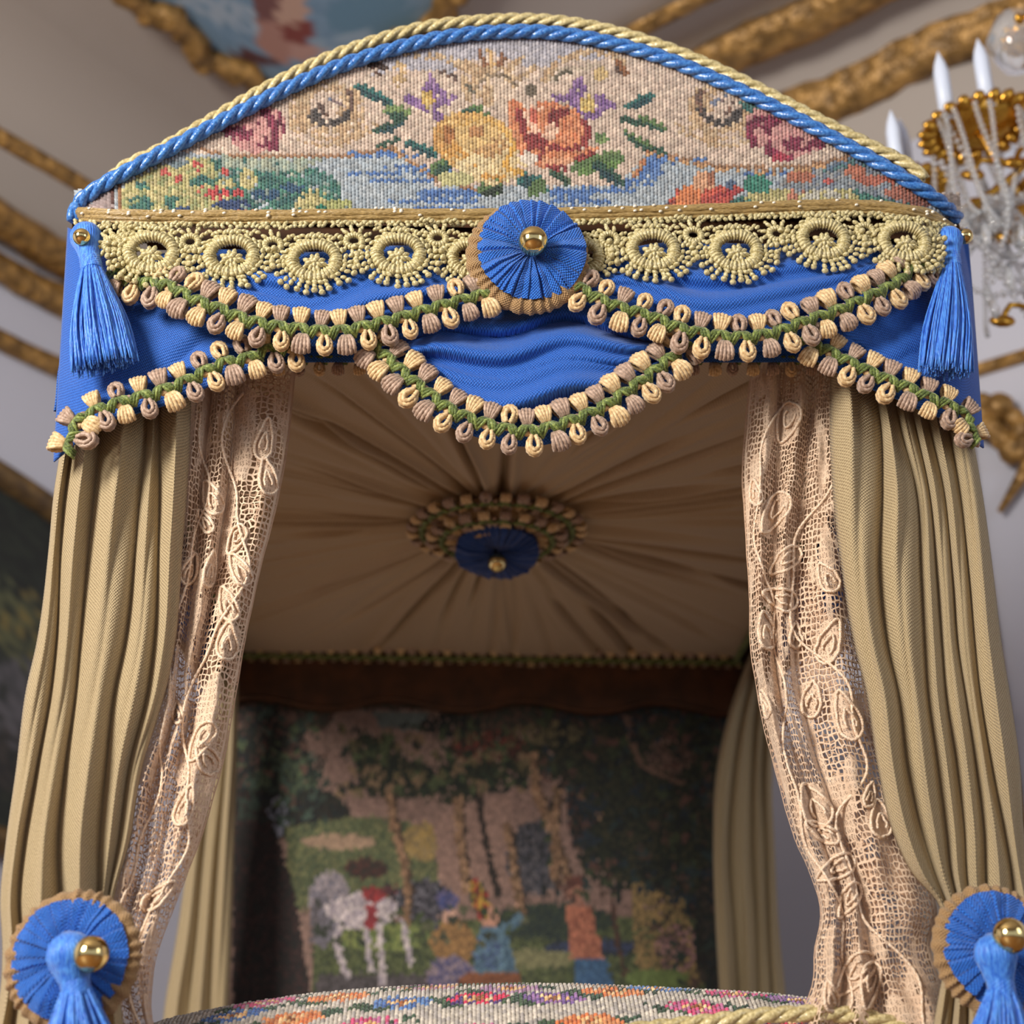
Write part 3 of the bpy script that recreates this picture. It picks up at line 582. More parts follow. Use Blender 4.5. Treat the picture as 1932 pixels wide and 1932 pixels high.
# leaves
g1=(90,120,70); g2=(44,82,66); g3=(118,142,84); te=(44,104,100); td=(30,70,78)
for a in ((672,162,748,200,10,te,td),(726,212,780,216,12,g3,g2),(706,252,770,232,9,g2,td),(712,280,768,258,4,g2,g2),(766,270,830,296,9,te,td),(812,330,866,296,13,g1,g2),(892,198,950,250,10,g1,g2),(878,212,920,240,10,g2,td),(905,365,950,350,16,g1,(36,54,40)),(975,345,1030,345,14,te,td),(985,330,1035,362,9,te,td),(1000,370,1030,340,14,g1,g1),(1080,320,1180,300,18,g1,(100,134,70)),(1120,310,1180,350,12,g2,td),(1125,265,1150,262,10,g1,g3),(1040,320,1080,350,9,(90,110,80),g2),(1182,208,1240,180,10,te,td),(1165,225,1240,240,6,g2,g2),(1205,225,1262,248,10,g1,g2),(1178,252,1235,285,9,g1,g2),(1230,280,1262,292,5,g2,g2),(1400,195,1440,215,10,(84,130,124),te),(1130,300,1175,290,7,g3,g1)): p.leaf(*a)
# yellow rose
yr=[(214,172,104),(222,186,122),(202,154,84)]
p.e(900,272,82,58,yr,15); p.e(930,300,70,50,[(216,188,134),(224,200,150)],0,.9); p.e(850,262,30,26,[(196,142,74),(206,158,90)]); p.e(850,258,12,16,(170,110,60)); p.e(905,258,44,30,[(216,180,116)],0); p.e(903,250,16,12,(184,130,80)); p.e(935,280,46,16,[(184,138,88),(204,160,104)],-30,.8); p.line([(860,280),(890,300),(910,330),(950,338)],10,(208,152,72)); p.line([(870,240),(910,226),(950,244),(970,270)],8,(216,170,90)); p.e(900,315,32,20,(226,204,156),0,.8); p.line([(975,270),(960,320),(990,328)],9,(214,162,70)); p.e(860,340,34,14,[(190,184,128)]); p.line([(840,290),(870,300)],7,(206,150,70))
# coral rose
co_=[(214,134,88),(222,146,104),(206,118,78)]; rd=[(160,62,58),(142,50,52)]; pk=[(226,176,148),(232,190,162)]
p.e(1040,258,66,64,co_,20); p.e(985,235,20,46,co_,-15); p.e(1020,235,34,34,pk,0,.9); p.e(1060,232,44,34,co_,10); p.e(1062,228,24,22,[(136,48,48),(120,40,44)]); p.e(1078,238,18,22,co_,20); p.e(1045,250,14,18,pk); p.line([(984,212),(992,250),(1005,280)],15,rd); p.line([(1020,260),(1045,280),(1075,286),(1105,272),(1112,250)],14,rd); p.line([(1012,262),(1028,285)],15,rd); p.line([(1105,230),(1112,256)],12,rd); p.e(1075,264,26,14,co_); p.line([(1030,300),(1070,296),(1110,290),(1125,284)],14,co_); p.line([(1088,304),(1122,292)],10,rd); p.line([(1020,295),(1035,315),(1070,318)],9,rd); p.e(1055,306,30,9,[(226,160,120)]); p.e(1010,222,8,12,(200,100,80)); p.e(1000,300,16,12,(220,204,188))
# magenta rose halves
mg=[(124,38,66),(108,28,56),(146,50,78)]; pk2=[(206,150,142),(198,138,134)]
p.e(490,245,54,44,pk2,-20); p.line([(505,212),(520,240),(522,275)],17,mg); p.e(452,252,30,12,mg,10); p.line([(530,220),(540,250)],10,mg); p.line([(494,240),(510,275)],12,mg); p.line([(492,275),(520,282)],9,mg); p.e(500,250,12,14,pk2)
p.e(1480,250,74,46,pk2,15); p.line([(1425,275),(1418,245),(1440,228),(1470,232)],16,mg); p.line([(1452,235),(1448,265),(1465,296),(1490,300)],17,mg); p.e(1510,275,30,13,mg,5); p.e(1548,272,12,12,mg); p.e(1522,272,8,9,pk2); p.e(1475,298,16,8,(180,60,80)); p.e(1442,262,9,14,pk2)
# clip to under the arch
g_=p.C.mean(2,keepdims=True); p.C=(g_+(p.C-g_)*.88)*.93
mk = YY < np.interp(XX, bp[8:-10,0], bp[8:-10,1])-2
keep=~mk
mb=MB(); 
tmp=stitched(G,p.C,M['stitch'],'x',None,.0034,nrm=(0,-1,0),mb=mb)
kk=keep.ravel(); nf=len(mb.f)//5; mb.f=[f for q in range(5) for f,k_ in zip(mb.f[q*nf:(q+1)*nf],kk) if k_]; mb.m=[0]*len(mb.f)
ped=mb.obj('needlepoint_pediment', M['stitch'], bed)
# backing of the pediment: canopy roof thickness
gp=[(205,345),(222,326),(300,284),(400,226),(500,168),(600,118),(700,80),(800,52),(900,40),(1000,37),(1080,44),(1160,60),(1250,88),(1340,124),(1420,162),(1500,203),(1580,244),(1660,284),(1715,312),(1745,338)]
gq=np.array(gp,float)
nb=80; bq=cr(blue_path,nb); G=np.zeros((nb,3,3))
for i in range(nb):
    a=F(bq[i,0],bq[i,1]+4,-.012); x_=bq[i,0]; y_=np.interp(x_,gq[:,0],gq[:,1])+9 if gq[0,0]<x_<gq[-1,0] else bq[i,1]+4
    b_=P(x_,min(y_,bq[i,1]+4),.062); b_[2]=max(b_[2],a[2]-.05); G[i,0]=a; G[i,1]=b_; G[i,2]=b_+np.array([0,.03,0]); G[i,2,2]=ztf-.03
G3=np.stack([G[:,0],G[:,0]*np.array([1,1,0])+np.array([0,0,ztf-.03])],1)
mb=MB(); mb.grid(G); mb.grid(G3); mb.obj('pediment_backing', M['wood'], bed)
def rope(pts, r, pitch, name, mat, parent, n=3, seg=None, taper=False):
    pts=np.asarray(pts); L=np.linalg.norm(np.diff(pts,axis=0),axis=1).sum(); m=seg or int(L/pitch*12); q=cr(pts,m)
    t=np.gradient(q,axis=0); t/=np.linalg.norm(t,axis=1)[:,None]; up=np.array([0,-1.,0]); B=np.cross(t,up); B/=np.linalg.norm(B,axis=1)[:,None]; N=np.cross(B,t)
    s=np.linspace(0,L,m); mb=MB()
    for k in range(n):
        a=-2*pi*s/pitch+2*pi*k/n; mb.tube(q+r*.52*(N*np.cos(a)[:,None]+B*np.sin(a)[:,None]), r*.56, 8)
    return mb.obj(name, mat, parent)
rope([F(x,y,.014) for x,y in bp[::4]], .0142, .105, 'blue_twisted_cord', M['cordblue'], bed)
rope([P(x,y,.06) for x,y in gp], .0132, .100, 'gold_twisted_cord', M['cordgold'], bed)
# ---- footboard (floral needlepoint, padded)
sil=np.array([(230,1960),(300,1928),(450,1897),(600,1876),(750,1864),(960,1858),(1100,1860),(1300,1868),(1450,1877),(1560,1890),(1640,1906),(1720,1930)],float)
nx,nz=190,44; xs=np.linspace(235,1715,nx+1); G=np.zeros((nx+1,nz+1,3))
ys=np.interp(xs,sil[:,0],sil[:,1])
ys=np.convolve(np.r_[[ys[0]]*6,ys,[ys[-1]]*6],np.ones(13)/13,'valid')
for i,x in enumerate(xs):
    tp=P(x,ys[i],.30)
    for j in range(nz+1):
        a=j/nz; G[i,j]=tp+np.array([0,-.20*sin(a*pi/2)**.9,-.30*a**1.5])
U,V=np.meshgrid(np.linspace(0,1480,nx),np.linspace(0,300,nz),indexing='ij'); U+=235
p=Paint(U,V,3); p.fill([(196,186,174),(206,196,182),(180,172,166)])
for cx_,cy_,c in ((505,20,'p'),(810,12,'o2'),(960,30,'p2'),(1240,14,'b'),(1380,20,'p'),(640,34,'o'),(1150,36,'o'),(900,60,'r'),(450,50,'b'),(1500,26,'v'),(760,64,'b'),(1040,60,'v'),(560,80,'o'),(1300,70,'p'),(700,110,'p'),(1100,110,'o'),(900,130,'p'),(400,100,'o'),(1450,90,'r')):
    pal={'p':[(206,80,122),(190,110,150)],'o':[(206,118,70),(222,150,100)],'o2':[(170,120,150),(196,150,110)],'p2':[(150,112,150),(176,140,166)],'b':[(76,108,168),(96,130,180)],'r':[(214,54,90),(86,60,120)],'v':[(120,90,150),(150,110,160)]}[c]
    p.e(cx_-58,cy_+8,40,9,[(72,92,66),(52,72,56)],8,.9); p.e(cx_+58,cy_-4,36,8,[(66,90,70),(50,70,56)],-8,.9)
    p.e(cx_,cy_,60,15,pal,0,.95); p.e(cx_,cy_,28,6,[(224,176,120),(236,200,150)]); p.e(cx_,cy_,9,4,[(150,90,50)])
p.e(955,4,60,7,[(50,66,50),(70,84,60)]); p.e(790,8,40,5,(64,80,60)); p.e(1130,6,50,5,(140,100,72))
fb=stitched(G,p.C,M['stitch'],'needlepoint_footboard',bed,.004,nrm=(0,-1,.3))
mb=MB(); mb.box((0,.30,.5),(.78,.03,.34)); mb.obj('footboard_panel', M['wood'], bed, False)
rope([P(x,y,.10) for x,y in ((1180,1946),(1260,1937),(1340,1928),(1420,1918),(1490,1913),(1560,1912),(1640,1920),(1720,1944))], .013, .10, 'gold_piping_cord', M['cordgold'], bed)
# ================================================================== BRAIDS
def loopmesh(kind, mat, name):
    mb=MB(); r=random.Random(kind)
    if kind<2:                      # bundle folded over
        for f in np.linspace(-1,1,5):
            y2=.034-.004*f*f; w=.0125*f
            mb.tube(cr([(f*.0045,.002,.006),(w*.8,.014,.0125),(w,.026,.0105),(w*.95,y2,.003),(w*.9,.026,-.003),(f*.004,.004,-.003)],22), [.0031*(1+.26*(i%2)) for i in range(22)], 6)
    else:                           # open teardrop
        for k,(q,z) in enumerate(((1,0),(1,.0065),(.62,.003),(.62,.0095))):
            mb.tube(cr([(-.003,.002,z),(-.0105*q,.014,z+.001),(-.0105*q,.026*(.6+.4*q),z),(0,.034*(.55+.45*q),z-.001),(.0105*q,.026*(.6+.4*q),z),(.0105*q,.014,z+.001),(.003,.002,z)],26), [.0034*(1+.26*(i%2)) for i in range(26)], 6)
    return mb.mesh(name, mat)
LM=[[loopmesh(0,M['tan'],'loop'),loopmesh(2,M['tan'],'loop')],[loopmesh(1,M['taupe'],'loop'),loopmesh(3,M['taupe'],'loop')]]
def braid(pts, nrms, parent, pitch=.035, scale=1.0, name='gimp_braid', ph=0, loops=True, closed=False):
    L=np.linalg.norm(np.diff(pts,axis=0),axis=1).sum(); n=max(3,int(round(L/pitch))); q=cr(pts,n+1 if closed else n); nn=cr(nrms,len(q))
    if closed: q=q[:-1]; nn=nn[:-1]
    if closed: t=np.roll(q,-1,0)-np.roll(q,1,0)
    else: t=np.gradient(q,axis=0)
    t/=np.linalg.norm(t,axis=1)[:,None]; nn-=t*(nn*t).sum(1)[:,None]; nn/=np.linalg.norm(nn,axis=1)[:,None]; B=np.cross(nn,t)   # B: one side
    br=MB(); s=scale; h=pitch/2
    for i in range(len(q)):
        c,T,N_,O=q[i],t[i],nn[i],B[i]
        for half,sg in ((-.25,1),(.25,-1)):
            c2=c+T*pitch*half
            for k in (-1,0,1):
                w=.0145*s; a=c2-T*h*.62-O*sg*w+T*k*.0058*s; b_=c2+T*h*.62+O*sg*w+T*k*.0058*s
                br.tube([a+N_*.004*s, a*.7+b_*.3+N_*.0125*s, (a+b_)/2+N_*(.0165+.001*k)*s, a*.3+b_*.7+N_*.0125*s, b_+N_*.004*s], [.0024*s,.0036*s,.0038*s,.0036*s,.0024*s], 6, 0 if (k+i+sg)%3 else 3)
        br.ell(c+N_*.006*s+O*.004*s*(-1)**i, [T*.010*s,O*.007*s,N_*.006*s],6,4,1)
        br.ell(c+T*h+N_*.006*s-O*.004*s*(-1)**i, [T*.009*s,O*.007*s,N_*.006*s],6,4,2)
    bo=br.obj(name,[M['green'],M['tan'],M['taupe'],M['green2']],parent)
    if loops:
        for side in (0,1):
            for i in range(len(q)):
                k=(i+side+ph)%2; sg=1 if side==0 else -1
                O=B[i]*sg; T=t[i]*sg; c=q[i]+O*.009*s+N_off(nn[i],s)
                if side==1: c=c+t[i]*pitch*.25
                j=random.uniform(-.13,.13); T2=T*cos(j)+O*sin(j); O2=np.cross(nn[i],T2); sc=s*random.uniform(.93,1.07)*1.04
                o=bpy.data.objects.new('braid_loop', LM[k][1 if random.random()<(.2 if side==0 else .62) else 0]); SC.collection.objects.link(o)
                m=Matrix(((T2[0]*sc,O2[0]*sc,nn[i][0]*sc,c[0]),(T2[1]*sc,O2[1]*sc,nn[i][1]*sc,c[1]),(T2[2]*sc,O2[2]*sc,nn[i][2]*sc,c[2]),(0,0,0,1)))
                o.parent=bo; o.matrix_parent_inverse=wm(bo).inverted(); o.matrix_basis=m
    return bo
def N_off(n,s): return n*.002*s
def fpath(px, off, n=60):
    q=cr(px,n); pts=np.array([F(x,y,off(i/(n-1)) if callable(off) else off) for i,(x,y) in enumerate(q)]); return pts, np.array([Nf(p_) for p_ in pts])
# ================================================================== SWAGS
def swag(label, top, bot, br, off, bro, fold, group='blue swags of the front valance', nfold=3.0, bulge=.03, seed=0, flare=0, brt=None, ph=0):
    nu,nv=150,60; tp=cr(top,nu); bt=cr(bot,nu); r=random.Random(seed); G=np.zeros((nu,nv,3))
    a1,a2,a3=r.uniform(0,6),r.uniform(0,6),r.uniform(0,6)
    for i in range(nu):
        s=i/(nu-1); en=sin(pi*min(max(s,.0),1))**.45
        for j in range(nv):
            t=j/(nv-1); x,y=tp[i]*(1-t)+bt[i]*t
            # tucks follow the sag of the swag and wander
            ph1=2*pi*(nfold*t+.22*sin(2.3*s*pi+a1)+.12*sin(5*s*pi+a2)); e=sin(pi*min(1,t*1.08))**.5
            f=(abs(sin(ph1/2))**.8*2-1)*.6+.4*sin(ph1*1.6+a3+3*s)+.25*sin(9*s+7*t+a2)
            o=off+bulge*sin(pi*t)*en+fold*f*e*(.35+.65*en)+flare*t
            G[i,j]=F(x,y,o)
    c=G[nu//2,0]; th_=thing('swag', label, 'valance swag', c, group)
    d=np.linalg.norm(np.diff(G[:,nv//2],axis=0),axis=1); U=np.r_[0,np.cumsum(d)]; 
    uv=np.zeros((nu,nv,2)); uv[...,0]=U[:,None]
    uv[...,1]=np.array([[ (G[i,0]-G[i,j])[2] for j in range(nv)] for i in range(nu)])
    mb=MB(); mb.grid(G,uv=uv); fo=mb.obj('draped_fabric', M['blue'], th_)
    md=fo.modifiers.new('thick','SOLIDIFY'); md.thickness=.003; md.offset=-1
    pts,nn=fpath(br,bro); braid(pts,nn,th_,ph=ph)
    return th_
def dn(pts, d=26):   # outward (downward) offset of a pixel path
    q=np.array(pts,float); t=np.gradient(q,axis=0); t/=np.linalg.norm(t,axis=1)[:,None]; n=np.stack([-t[:,1],t[:,0]],1); n*=np.sign(n[:,1:2]+1e-9); return q+n*d
UL=[(228,522),(262,535),(300,540),(330,547),(362,566),(416,587),(470,608),(524,620),(560,624),(641,629),(694,619),(748,606),(802,590),(856,575),(904,562)]
UR=[(1098,550),(1130,568),(1167,583),(1229,602),(1285,624),(1350,637),(1404,640),(1457,632),(1517,610),(1572,592),(1611,575),(1652,556),(1684,540),(1706,521),(1736,508)]
CL=[(138,842),(142,822),(150,804),(161,794),(201,773),(255,757),(309,741),(363,719),(416,692),(470,679),(510,664),(548,660)]
CR_=[(1530,650),(1544,656),(1576,675),(1625,699),(1665,718),(1706,734),(1746,753),(1786,769),(1806,780),(1822,800),(1828,822)]
CC=[(706,655),(722,670),(748,694),(781,723),(818,753),(856,780),(910,801),(964,815),(1017,815),(1067,801),(1121,780),(1175,747),(1215,718),(1256,686),(1282,662)]
swag('blue swag at left of the central rosette, green and tan braid edge', [(205,500),(330,476),(600,478),(800,470),(905,505)], dn(UL), UL, .020, (lambda s_: .064-.036*max(0,1-s_*5)), .0135, nfold=2.6, seed=3)
swag('blue swag at right of the central rosette, green and tan braid edge', [(1090,505),(1200,468),(1450,462),(1600,455),(1755,475)], dn(UR), UR, .020, (lambda s_: .064-.032*max(0,1-(1-s_)*6)), .0135, nfold=2.8, seed=8, ph=1)
swag('lowest central blue swag, hanging under the pleated rosette', [(735,640),(840,560),(990,560),(1130,560),(1250,640)], dn(CC), CC, .004, .042, .022, nfold=3.6, bulge=.035, seed=5)
swag('blue corner drape behind the upper left tassel, falling toward the left curtain', [(130,430),(250,490),(400,560),(560,640)], np.concatenate([[(103,872),(122,856)],dn(CL,24)[3:]]), CL, -.01, .030, .006, nfold=1.6, bulge=.012, seed=11, flare=.02)
swag('blue corner drape behind the upper right tassel, falling toward the right curtain', [(1500,630),(1600,560),(1720,500),(1824,430)], np.concatenate([dn(CR_,24)[:-3],[(1832,832),(1854,846)]]), CR_, -.01, .030, .008, nfold=1.8, bulge=.012, seed=14, flare=.02, ph=1)
# straight inner valance
def strip(label, px0, px1, y0, y1, Y):
    iv=thing('inner_valance', label, 'valance', P((px0+px1)/2,y0,Y))
    n=80; G=np.array([[P(px0+(px1-px0)*i/(n-1),y0+(y1-y0)*j/5,Y-.003*sin(i*.5)) for j in range(6)] for i in range(n)])
    uv=np.zeros((n,6,2)); uv[...,0]=G[...,0]; uv[...,1]=G[...,2]; mb=MB(); mb.grid(G,uv=uv); fo=mb.obj('fabric', M['blue'], iv)
    md=fo.modifiers.new('thick','SOLIDIFY'); md.thickness=.004
    pts=np.array([P(px0+(px1-px0)*i/20,y1-4,Y+.012) for i in range(21)]); braid(pts,np.array([[0,-1.,0]]*21),iv,scale=.75)
strip('straight blue inner valance strip with braid peeping below it, behind the swags', 480, 1590, 560, 684, .06)
# side and rear valances of the canopy
for sgn,lab in ((-1,'blue side valance along the left side of the canopy'),(1,'blue side valance along the right side of the canopy')):
    sv=thing('side_valance', lab, 'valance', (sgn*.88,1.1,ztf)); nu,nv=120,24; G=np.zeros((nu,nv,3))
    zb=P(140,800,.15)[2]
    for i in range(nu):
        y=.14+2.02*i/(nu-1); zz=zb+.02+.09*abs(sin(y*2.3+.2))*(1 if i>6 else i/6)
        for j in range(nv):
            t=j/(nv-1); G[i,j]=(sgn*(.85+.012*t+.008*sin(t*9+y*5)*sin(pi*t)), y, ztf+(zz-ztf)*t)
    uv=np.zeros((nu,nv,2)); uv[...,0]=G[...,1]; uv[...,1]=G[...,2]; mb=MB(); mb.grid(G,uv=uv); fo=mb.obj('fabric', M['blue'], sv)
    md=fo.modifiers.new('thick','SOLIDIFY'); md.thickness=.004
    pts=G[::6,-1]+np.array([sgn*.008,0,.02]); braid(pts[3:],np.array([[sgn*1.,0,0]]*(len(pts)-3)),sv)
    # narrow braid round the lining edge
    pts=np.array([(sgn*(XH-.0),y,ZL-.006) for y in np.linspace(.2,YB_-.04,20)]); braid(pts,np.array([[0,0,-1.]]*20),sv,scale=.8,name='lining_edge_braid',loops=False)
rb=thing('lining_braid', 'green and tan braid along the back edge of the lining', 'trim', (0,YB_-.04,ZL))
pts=np.array([(x,YB_-.045,ZL-.014) for x in np.linspace(-XH,XH,40)]); braid(pts,np.array([[0,-1.,-.5]]*40),rb,scale=.85,pitch=.036)
# ================================================================== ROSETTES
def rosette(c, n, R, Rb, label, name='rosette', seed=1, bead=None, beadr=.026, flat=1.0, group='blue pleated rosettes', xsc=1.0, back=True, boff=(0,0), dmat='blue_pleat'):
    n=np.asarray(n,float); n/=np.linalg.norm(n); u=np.cross([0,0,1.],n); 
    if np.linalg.norm(u)<.1: u=np.array([1.,0,0])
    u/=np.linalg.norm(u); v=np.cross(n,u); r=random.Random(seed); rs=thing(name,label,'rosette',c,group)
    npl=34; ws=np.array([r.uniform(.45,1.7) for _ in range(npl)]); bd=np.r_[0,np.cumsum(ws)/ws.sum()]; per=14; nA_=npl*per; nr=24
    G=np.zeros((nA_,nr,3)); uv=np.zeros((nA_,nr,2)); amp=[r.uniform(.35,1.3) for _ in range(npl)]; sgp=[1 if r.random()<.8 else -1 for _ in range(npl)]; cur=[r.uniform(-.05,.05) for _ in range(npl)]; ed_=[r.uniform(.985,1.01) for _ in range(npl)]
    for i in range(nA_):
        k=i//per; w=(i%per)/per; a0=2*pi*(bd[k]*(1-w)+bd[k+1]*w)
        for j in range(nr):
            t=j/(nr-1); rad=R*(.08+.92*t)*(1 if t<.93 else ed_[k]); ww=w if sgp[k]>0 else 1-w
            if ww<.78: pl=(.25+.75*ww/.78)
            else: pl=1-(ww-.78)/.22*1.15
            d=.011*(1-(2*t-1)**2)+pl*amp[k]*.0078*t**.55*(R/.1)*(.6+.4*ws[k])+.004*sin(a0*3+seed)+.0012*sin(t*14+k)
            aa=a0+cur[k]*(1-t)*sin(pi*w)
            G[i,j]=np.asarray(c)+u*rad*cos(aa)*xsc+v*rad*sin(aa)+n*d; uv[i,j]=(k*.053+w*ws[k]*.017*(.35+.65*t), rad)
    mb=MB(); mb.grid(G,uv=uv,wrap=True)
    G2=G.copy(); G2-=n*.014; G2=(G2-np.asarray(c))*.985+np.asarray(c); mb.grid(G2,uv=uv,wrap=True)
    mb.obj('pleated_disc', M[dmat], rs)
    if back:                     # ruched ribbon ring behind
        nb_=420; nt=14; G=np.zeros((nb_,nt,3)); uv=np.zeros((nb_,nt,2)); am=[r.uniform(.3,1.2) for _ in range(70)]
        for i in range(nb_):
            a=2*pi*i/nb_; rf=sin(a*31+2*sin(a*5))*am[int(a/(2*pi)*70)%70]*1.5
            for j in range(nt):
                b=2*pi*j/(nt-1); rr_=Rb-.020+(.020+.0016*rf)*cos(b)
                G[i,j]=np.asarray(c)+u*boff[0]+np.array([0,0,boff[1]])+(u*cos(a)+v*sin(a))*rr_-n*.012+n*(.013+.0022*rf)*sin(b); uv[i,j]=(a*Rb,b*.02)
        mb=MB(); mb.grid(G,uv=uv,wrap=True); mb.obj('ruched_ribbon_ring', M['gimp'], rs)
        mb=MB(); mb.tube([np.asarray(c)-n*.02, np.asarray(c)-n*.018],[Rb-.02,Rb-.02],32); mb.obj('backing_disc', M['gimp'], rs)
    bc=np.asarray(c)+n*(.022+beadr*.55) if bead is None else np.asarray(bead)
    mb=MB(); mb.sph(bc,beadr,32,20); mb.obj('brass_bead', M['brass'], rs)
    return rs
def fr(px,py,off): return F(px,py,off)
c=fr(1003,473,.088); tocam=(CAM-c)/np.linalg.norm(CAM-c)
rosette(c, np.array([.02,-1,-.10]), .099, .111, 'blue pleated rosette with brass bead at the centre of the front valance', seed=2, beadr=.0265, boff=(-.007,-.010))
# ================================================================== TASSELS
def tassel(label, head, neck, bot, wbot, bead, beadr, rhead, seed=0, nst=300, dep=.018, group='blue floss tassels'):
    head,neck,bot,bead=[np.asarray(q,float) for q in (head,neck,bot,bead)]; r=random.Random(seed)
    ts=thing('tassel',label,'tassel',neck,group); ax=neck-head; L=np.linalg.norm(ax); ax/=L; sd=np.cross(ax,[0,1.,0]); sd/=np.linalg.norm(sd); fd=np.cross(sd,ax)
    mb=MB()
    for i in range(40):               # floss looped over the head
        a=2*pi*i/40; d=sd*cos(a)+fd*sin(a); k=rhead
        mb.tube(cr([head-ax*k*.95+d*k*.15, head-ax*k*.6+d*k*.75, head+d*k*.98, head+ax*k*.8+d*k*.75, neck+d*k*.52],12), k*.13, 6)
    mb.obj('head', M['floss'], ts)
    mb=MB(); h=[]
    for i in range(140):
        a=i*.55; w=i/139; h.append(neck-ax*.014+ax*.03*w+(sd*cos(a)+fd*sin(a))*rhead*.62)
    mb.tube(h,.0032,6); mb.obj('neck_binding', M['floss'], ts)
    mb=MB(); dr=bot-neck; 
    for i in range(nst):
        a=2*pi*r.random(); q=sqrt(r.random()); x=cos(a)*q; y=sin(a)*q
        p0=neck+sd*x*rhead*.55+fd*y*rhead*.5; p3=bot+sd*x*wbot*.5+fd*y*dep+dr*r.uniform(-.06,.03)
        m1=p0+dr*.25+sd*x*wbot*.13+fd*y*dep*.8; m2=p0+dr*.62+sd*x*wbot*.30+fd*y*dep*1.1+sd*r.uniform(-.003,.003)
        mb.tube(cr([p0,m1,m2,p3],12), [.0021]*11+[.0012], 5)
    mb.obj('skirt', M['floss'], ts)
    mb=MB(); mb.sph(bead,beadr,28,18); mb.obj('brass_bead', M['brass'], ts)
    return ts
tassel('blue tassel at the upper left corner of the valance, brass bead on its head', fr(163,448,.055), fr(172,500,.062), fr(198,690,.06), .118, fr(154,447,.088), .0155, .027, 1)
tassel('blue tassel at the upper right corner of the valance, brass bead at its side', fr(1790,452,.05), fr(1795,492,.055), fr(1785,702,.055), .100, P(1821,446,.02), .015, .024, 2)
# ================================================================== GOLD LACE TRIM
sz = abs(fr(985,480,.05)[2]-fr(985,430,.05)[2])/50; sx=.001
def blob(mb,x,z,y,a,l,w,d=None):
    d=d or w; dr=np.array([cos(a),0,sin(a)]); pr=np.array([-sin(a),0,cos(a)]); mb.ell((x,y,z),[dr*l,pr*w,np.array([0,d,0])],7,5)
def bigmotif(seed):
    r=random.Random(seed); mb=MB(); n=150; rx,rz=.039,.031; pts=[]; rad=[]
    for i in range(n):
        a=2*pi*i/n; k=1+.12*(sin(a) < -.2)*abs(sin(a)); pts.append((rx*cos(a)*k,-.004*sin(a),rz*sin(a)*k)); rad.append(.0112*(1+.16*sin(a*36)+.06*sin(a*17))*(1.12 if sin(a)<0 else .92))
    mb.tube(pts,rad,9,closed=True)
    for i in range(14): 
        a=i*2.4; q=.0042*sqrt(i); blob(mb,q*cos(a)*1.1,-.009+q*sin(a),-.006+.00025*i,a,.0085,.0048,.006)
    blob(mb,0,-.02,-.002,pi/2,.014,.006); blob(mb,.004,-.004,-.008,.4,.008,.005)
    for i in range(17):
        a=pi*(1+ (i+.5)/17*1.0)+r.uniform(-.04,.04); a=pi+ (a-pi)*1.16-.25; L=r.uniform(.9,1.12)
        for k in range(4):
            q=.046+.0105*k*L; sway=r.uniform(-.0015,.0015); blob(mb,q*cos(a)+sway,q*sin(a)*.9,-.002+r.uniform(-.002,.002),a+.5+(k%2)*.6,.0068,.0046+(.0014 if k==3 else 0))
    for sg in (-1,1):                # joining bars and curls up to the header
        for k in range(6):
            a=pi/2+sg*(.35+k*.16); q=.050+.004*(k%2); blob(mb,q*cos(a),q*sin(a)*.86,-.001,a+1.2,.0075,.0042)
        for k in range(5): blob(mb,sg*(.022+.006*k),.052-.003*(k%3),-.001,r.uniform(0,3),.006,.004)
    for k in range(5): blob(mb,-.012+.006*k,.050+.003*(k%2),-.001,.9,.008,.005)
    return mb.mesh('ring_motif',M['gold'])
def smallmotif(seed):
    r=random.Random(seed); mb=MB(); n=70; mb.tube([(.015*cos(2*pi*i/n),0,.013*sin(2*pi*i/n)) for i in range(n)],[.0062*(1+.18*sin(i*2*pi/n*18)) for i in range(n)],7,closed=True)
    for i in range(11):
        a=2*pi*i/11+r.uniform(-.1,.1); blob(mb,.025*cos(a),.024*sin(a),-.001,a+.4,.0075,.0042)
        if r.random()<.6: blob(mb,.033*cos(a),.031*sin(a),0,a+.4,.005,.0035)
    for k in range(3): blob(mb,r.uniform(-.003,.003),-.034-.009*k,0,1.2,.006,.004)
    for sg in (-1,1):
        for k in range(4): blob(mb,sg*(.012+.006*k),.038+.003*(k%2),0,.8,.006,.004)
    return mb.mesh('ring_link',M['gold'])
lt=thing('lace_trim','pale gold guipure lace trim with ring motifs under the pediment','lace trim',fr(985,420,.05))
bm_=[bigmotif(i) for i in range(3)]; sm_=[smallmotif(i) for i in range(3)]
def put(name, me, px,py,off,sc=1,rot=0,zs=1.0,sxx=1.0):
    c=fr(px,py,off); n=Nf(c); u=np.cross([0,0,1.],n); u=np.array([-n[1],n[0],0]); 
    if u[0]<0: u=-u
    Rm=Matrix(((u[0],-n[0],0),(u[1],-n[1],0),(0,0,1))).to_4x4(); m=Matrix.Translation(Vector(c))@Rm@Matrix.Rotation(rot,4,'Y')@Matrix.Diagonal((sc*sxx,sc,sc*zs,1))
    o=bpy.data.objects.new(name,me); SC.collection.objects.link(o); o.parent=lt; o.matrix_parent_inverse=wm(lt).inverted(); o.matrix_basis=m
for i,(x,y,r_) in enumerate(((286,475,.1),(437,482,-.05),(593,490,-.04),(752,478,.05),(1232,470,.0),(1388,472,-.06),(1553,450,.1),(1706,455,.05))): put('ring_motif',bm_[i%3],x,y,.056,1,r_,.98)
put('ring_motif',bm_[1],890,486,.05,.9,.2); put('ring_motif',bm_[2],1094,484,.05,.9,-.2)
for i,(x,y) in enumerate(((212,460),(359,457),(515,463),(668,455),(826,450),(1150,452),(1308,444),(1466,442),(1632,436),(1762,452))): put('ring_link',sm_[i%3],x,y,.052)
